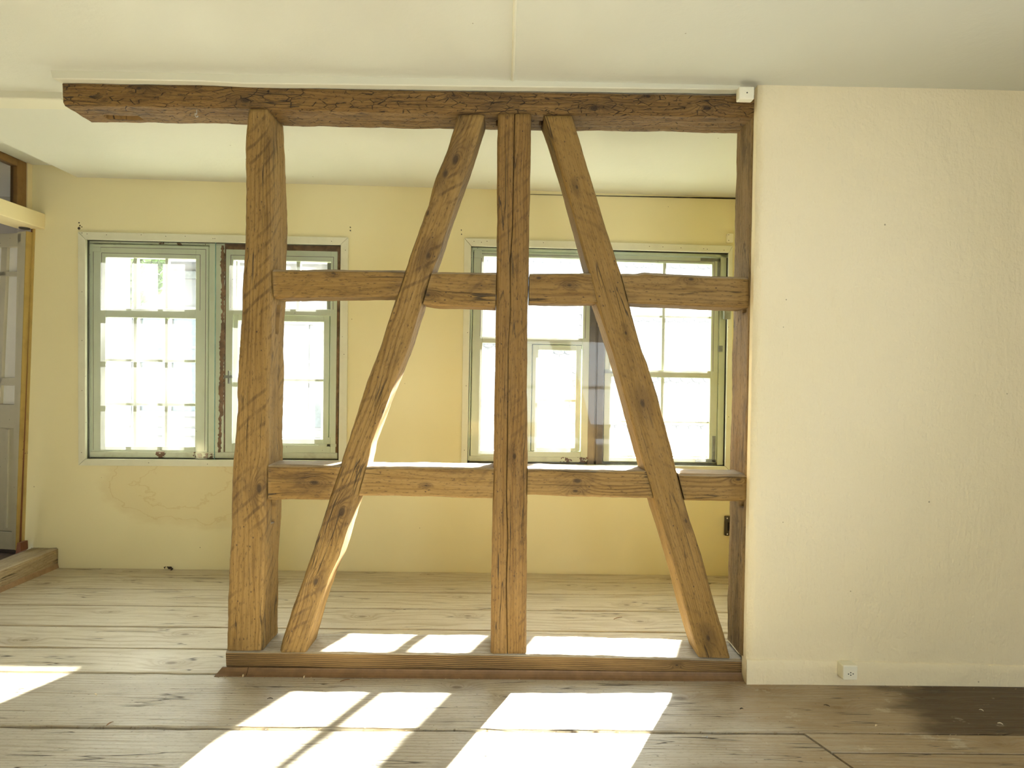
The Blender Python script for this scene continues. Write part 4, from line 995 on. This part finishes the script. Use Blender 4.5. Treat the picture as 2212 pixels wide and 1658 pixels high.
for (r, c) in cells:
    p = tile_xf(r, c).to_translation()-CAM; v3 = ROT.inverted() @ p; px = CX+F_PX*v3.x/v3.y; py = CY-F_PX*v3.z/v3.y
    vis.append((0 if (1015 < px < 1560 and 540 < py < 1010) else 1, v3.y, r, c))
vis.sort(); single = {(r, c) for _, _, r, c in vis[:300]}
big = MB()
for (r, c) in cells:
    X = tile_xf(r, c)
    if (r, c) in single:
        if tile_me is None:
            o = tm_.build('tile', M['tile'], h); tile_me = o.data
        else:
            o = bpy.data.objects.new('tile', tile_me); COL.objects.link(o); o.parent = h
        o.matrix_local = X
    else:
        b0 = len(big.v); big.v += [tuple(X @ Vector(q)) for q in tm_.v]; big.f += [tuple(i+b0 for i in ff) for ff in tm_.f]
o = big.build('tile_field', M['tile'], h); o['kind'] = 'stuff'
# plastered house with boarded bays seen through the left window
h = empty('plastered_house', label='pale plastered house with windows seen through the left window', cat='building')
yh = 6.2
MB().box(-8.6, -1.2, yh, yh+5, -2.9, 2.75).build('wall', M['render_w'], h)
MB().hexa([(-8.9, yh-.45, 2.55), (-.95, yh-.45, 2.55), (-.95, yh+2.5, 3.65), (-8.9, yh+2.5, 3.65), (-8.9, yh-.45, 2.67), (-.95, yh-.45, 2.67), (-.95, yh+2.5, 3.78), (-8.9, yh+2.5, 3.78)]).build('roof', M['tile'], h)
MB().box(-8.9, -.95, yh-.48, yh-.44, 2.5, 2.68).build('eaves_board', M['render_w'], h)
for (x0, x1, za, zb) in ((-6.35, -5.55, .55, 1.9), (-4.95, -4.15, .55, 1.9), (-3.05, -2.35, .35, 1.75), (-1.95, -1.45, .9, 1.7)):
    fr = MB(); fr.box(x0-.07, x1+.07, yh-.05, yh-.005, za-.07, za); fr.box(x0-.07, x1+.07, yh-.05, yh-.005, zb, zb+.07); fr.box(x0-.07, x0, yh-.05, yh-.005, za, zb); fr.box(x1, x1+.07, yh-.05, yh-.005, za, zb)
    xm = (x0+x1)/2; fr.box(xm-.025, xm+.025, yh-.045, yh-.005, za, zb); fr.box(x0, x1, yh-.04, yh-.005, za+.85*(zb-za)/1.35, za+.85*(zb-za)/1.35+.04)
    fo = fr.build('window', M['render_w'], h)
    for (a, b) in ((x0, xm-.025), (xm+.025, x1)): MB().box(a, b, yh-.02, yh-.006, za, zb).build('pane', M['farwin'], fo)
for i in range(9): MB().box(-5.45+i*.055*1.0, -5.45+i*.055+.045, yh-.03, yh-.002, .35, 2.3).build('board', M['shutter'], h)
for z in (0.22, 2.35): MB().box(-8.5, -1.2, yh-.06, yh-.002, z, z+.1).build('ledge', M['shutter'], h)
# lean-to gable seen in the right casement of the left window
h2_ = empty('lean_to', label='white gabled lean-to in front of the plastered house', cat='outbuilding')
MB().poly([(-2.15, 5.0, -2.9), (-.85, 5.0, -2.9), (-.85, 5.0, .97), (-1.3, 5.0, 1.19), (-2.15, 5.0, 1.60)], (0, .6, 0)).build('wall', M['render_w'], h2_)
MB().hexa([(-2.3, 4.8, 1.69), (-.7, 4.8, .91), (-.7, 5.68, .91), (-2.3, 5.68, 1.69), (-2.3, 4.8, 1.83), (-.7, 4.8, 1.05), (-.7, 5.68, 1.05), (-2.3, 5.68, 1.83)]).build('roof', M['shutter'], h2_)
fr = MB(); fr.box(-1.95, -1.2, 4.96, 4.998, -.2, -.14); fr.box(-1.95, -1.2, 4.96, 4.998, .82, .88); fr.box(-1.95, -1.89, 4.96, 4.998, -.14, .82); fr.box(-1.26, -1.2, 4.96, 4.998, -.14, .82); fo = fr.build('window', M['render_w'], h2_)
MB().box(-1.89, -1.26, 4.98, 4.998, -.14, .82).build('pane', M['farwin'], fo)
# trees
def tree(x, y, z, r, hgt, label, seed):
    t = empty('tree', label=label, cat='tree'); rg = random.Random(seed)
    m = MB(); m.cyl((x, y, -2.9), (x+.1, y, z), .14, 8, .07)
    for i in range(6):
        a = rg.uniform(0, 2*PI); m.cyl((x+.1, y, z-.6+.15*i), (x+.1+math.cos(a)*r*.7, y+math.sin(a)*r*.7, z+rg.uniform(-.2, .8)*r), .05, 6, .015)
    m.build('trunk', M['bark'], t); m = MB()
    for i in range(2600):
        d = Vector((rg.gauss(0, 1), rg.gauss(0, 1), rg.gauss(0, 1))).normalized()*r*(rg.random()**.4)
        c = Vector((x, y, z+.3*r))+Vector((d.x, d.y, d.z*hgt)); n = Vector((rg.gauss(0, 1), rg.gauss(0, 1), rg.gauss(0, 1))).normalized(); q = n.orthogonal().normalized()*.07; w_ = n.cross(q).normalized()*.035
        b = len(m.v); m.v += [tuple(c-q), tuple(c+w_), tuple(c+q), tuple(c-w_)]; m.f.append((b, b+1, b+2, b+3))
    m.build('foliage', M['leaf'], t)['kind'] = 'stuff'
tree(-4.35, 4.6, 2.15, .55, 1.0, 'leafy green tree seen in the top left pane of the left window', 4)
tree(4.7, 9.0, 5.3, 1.2, .8, 'leafy tree above the tiled roof in the right window', 6) if False else None
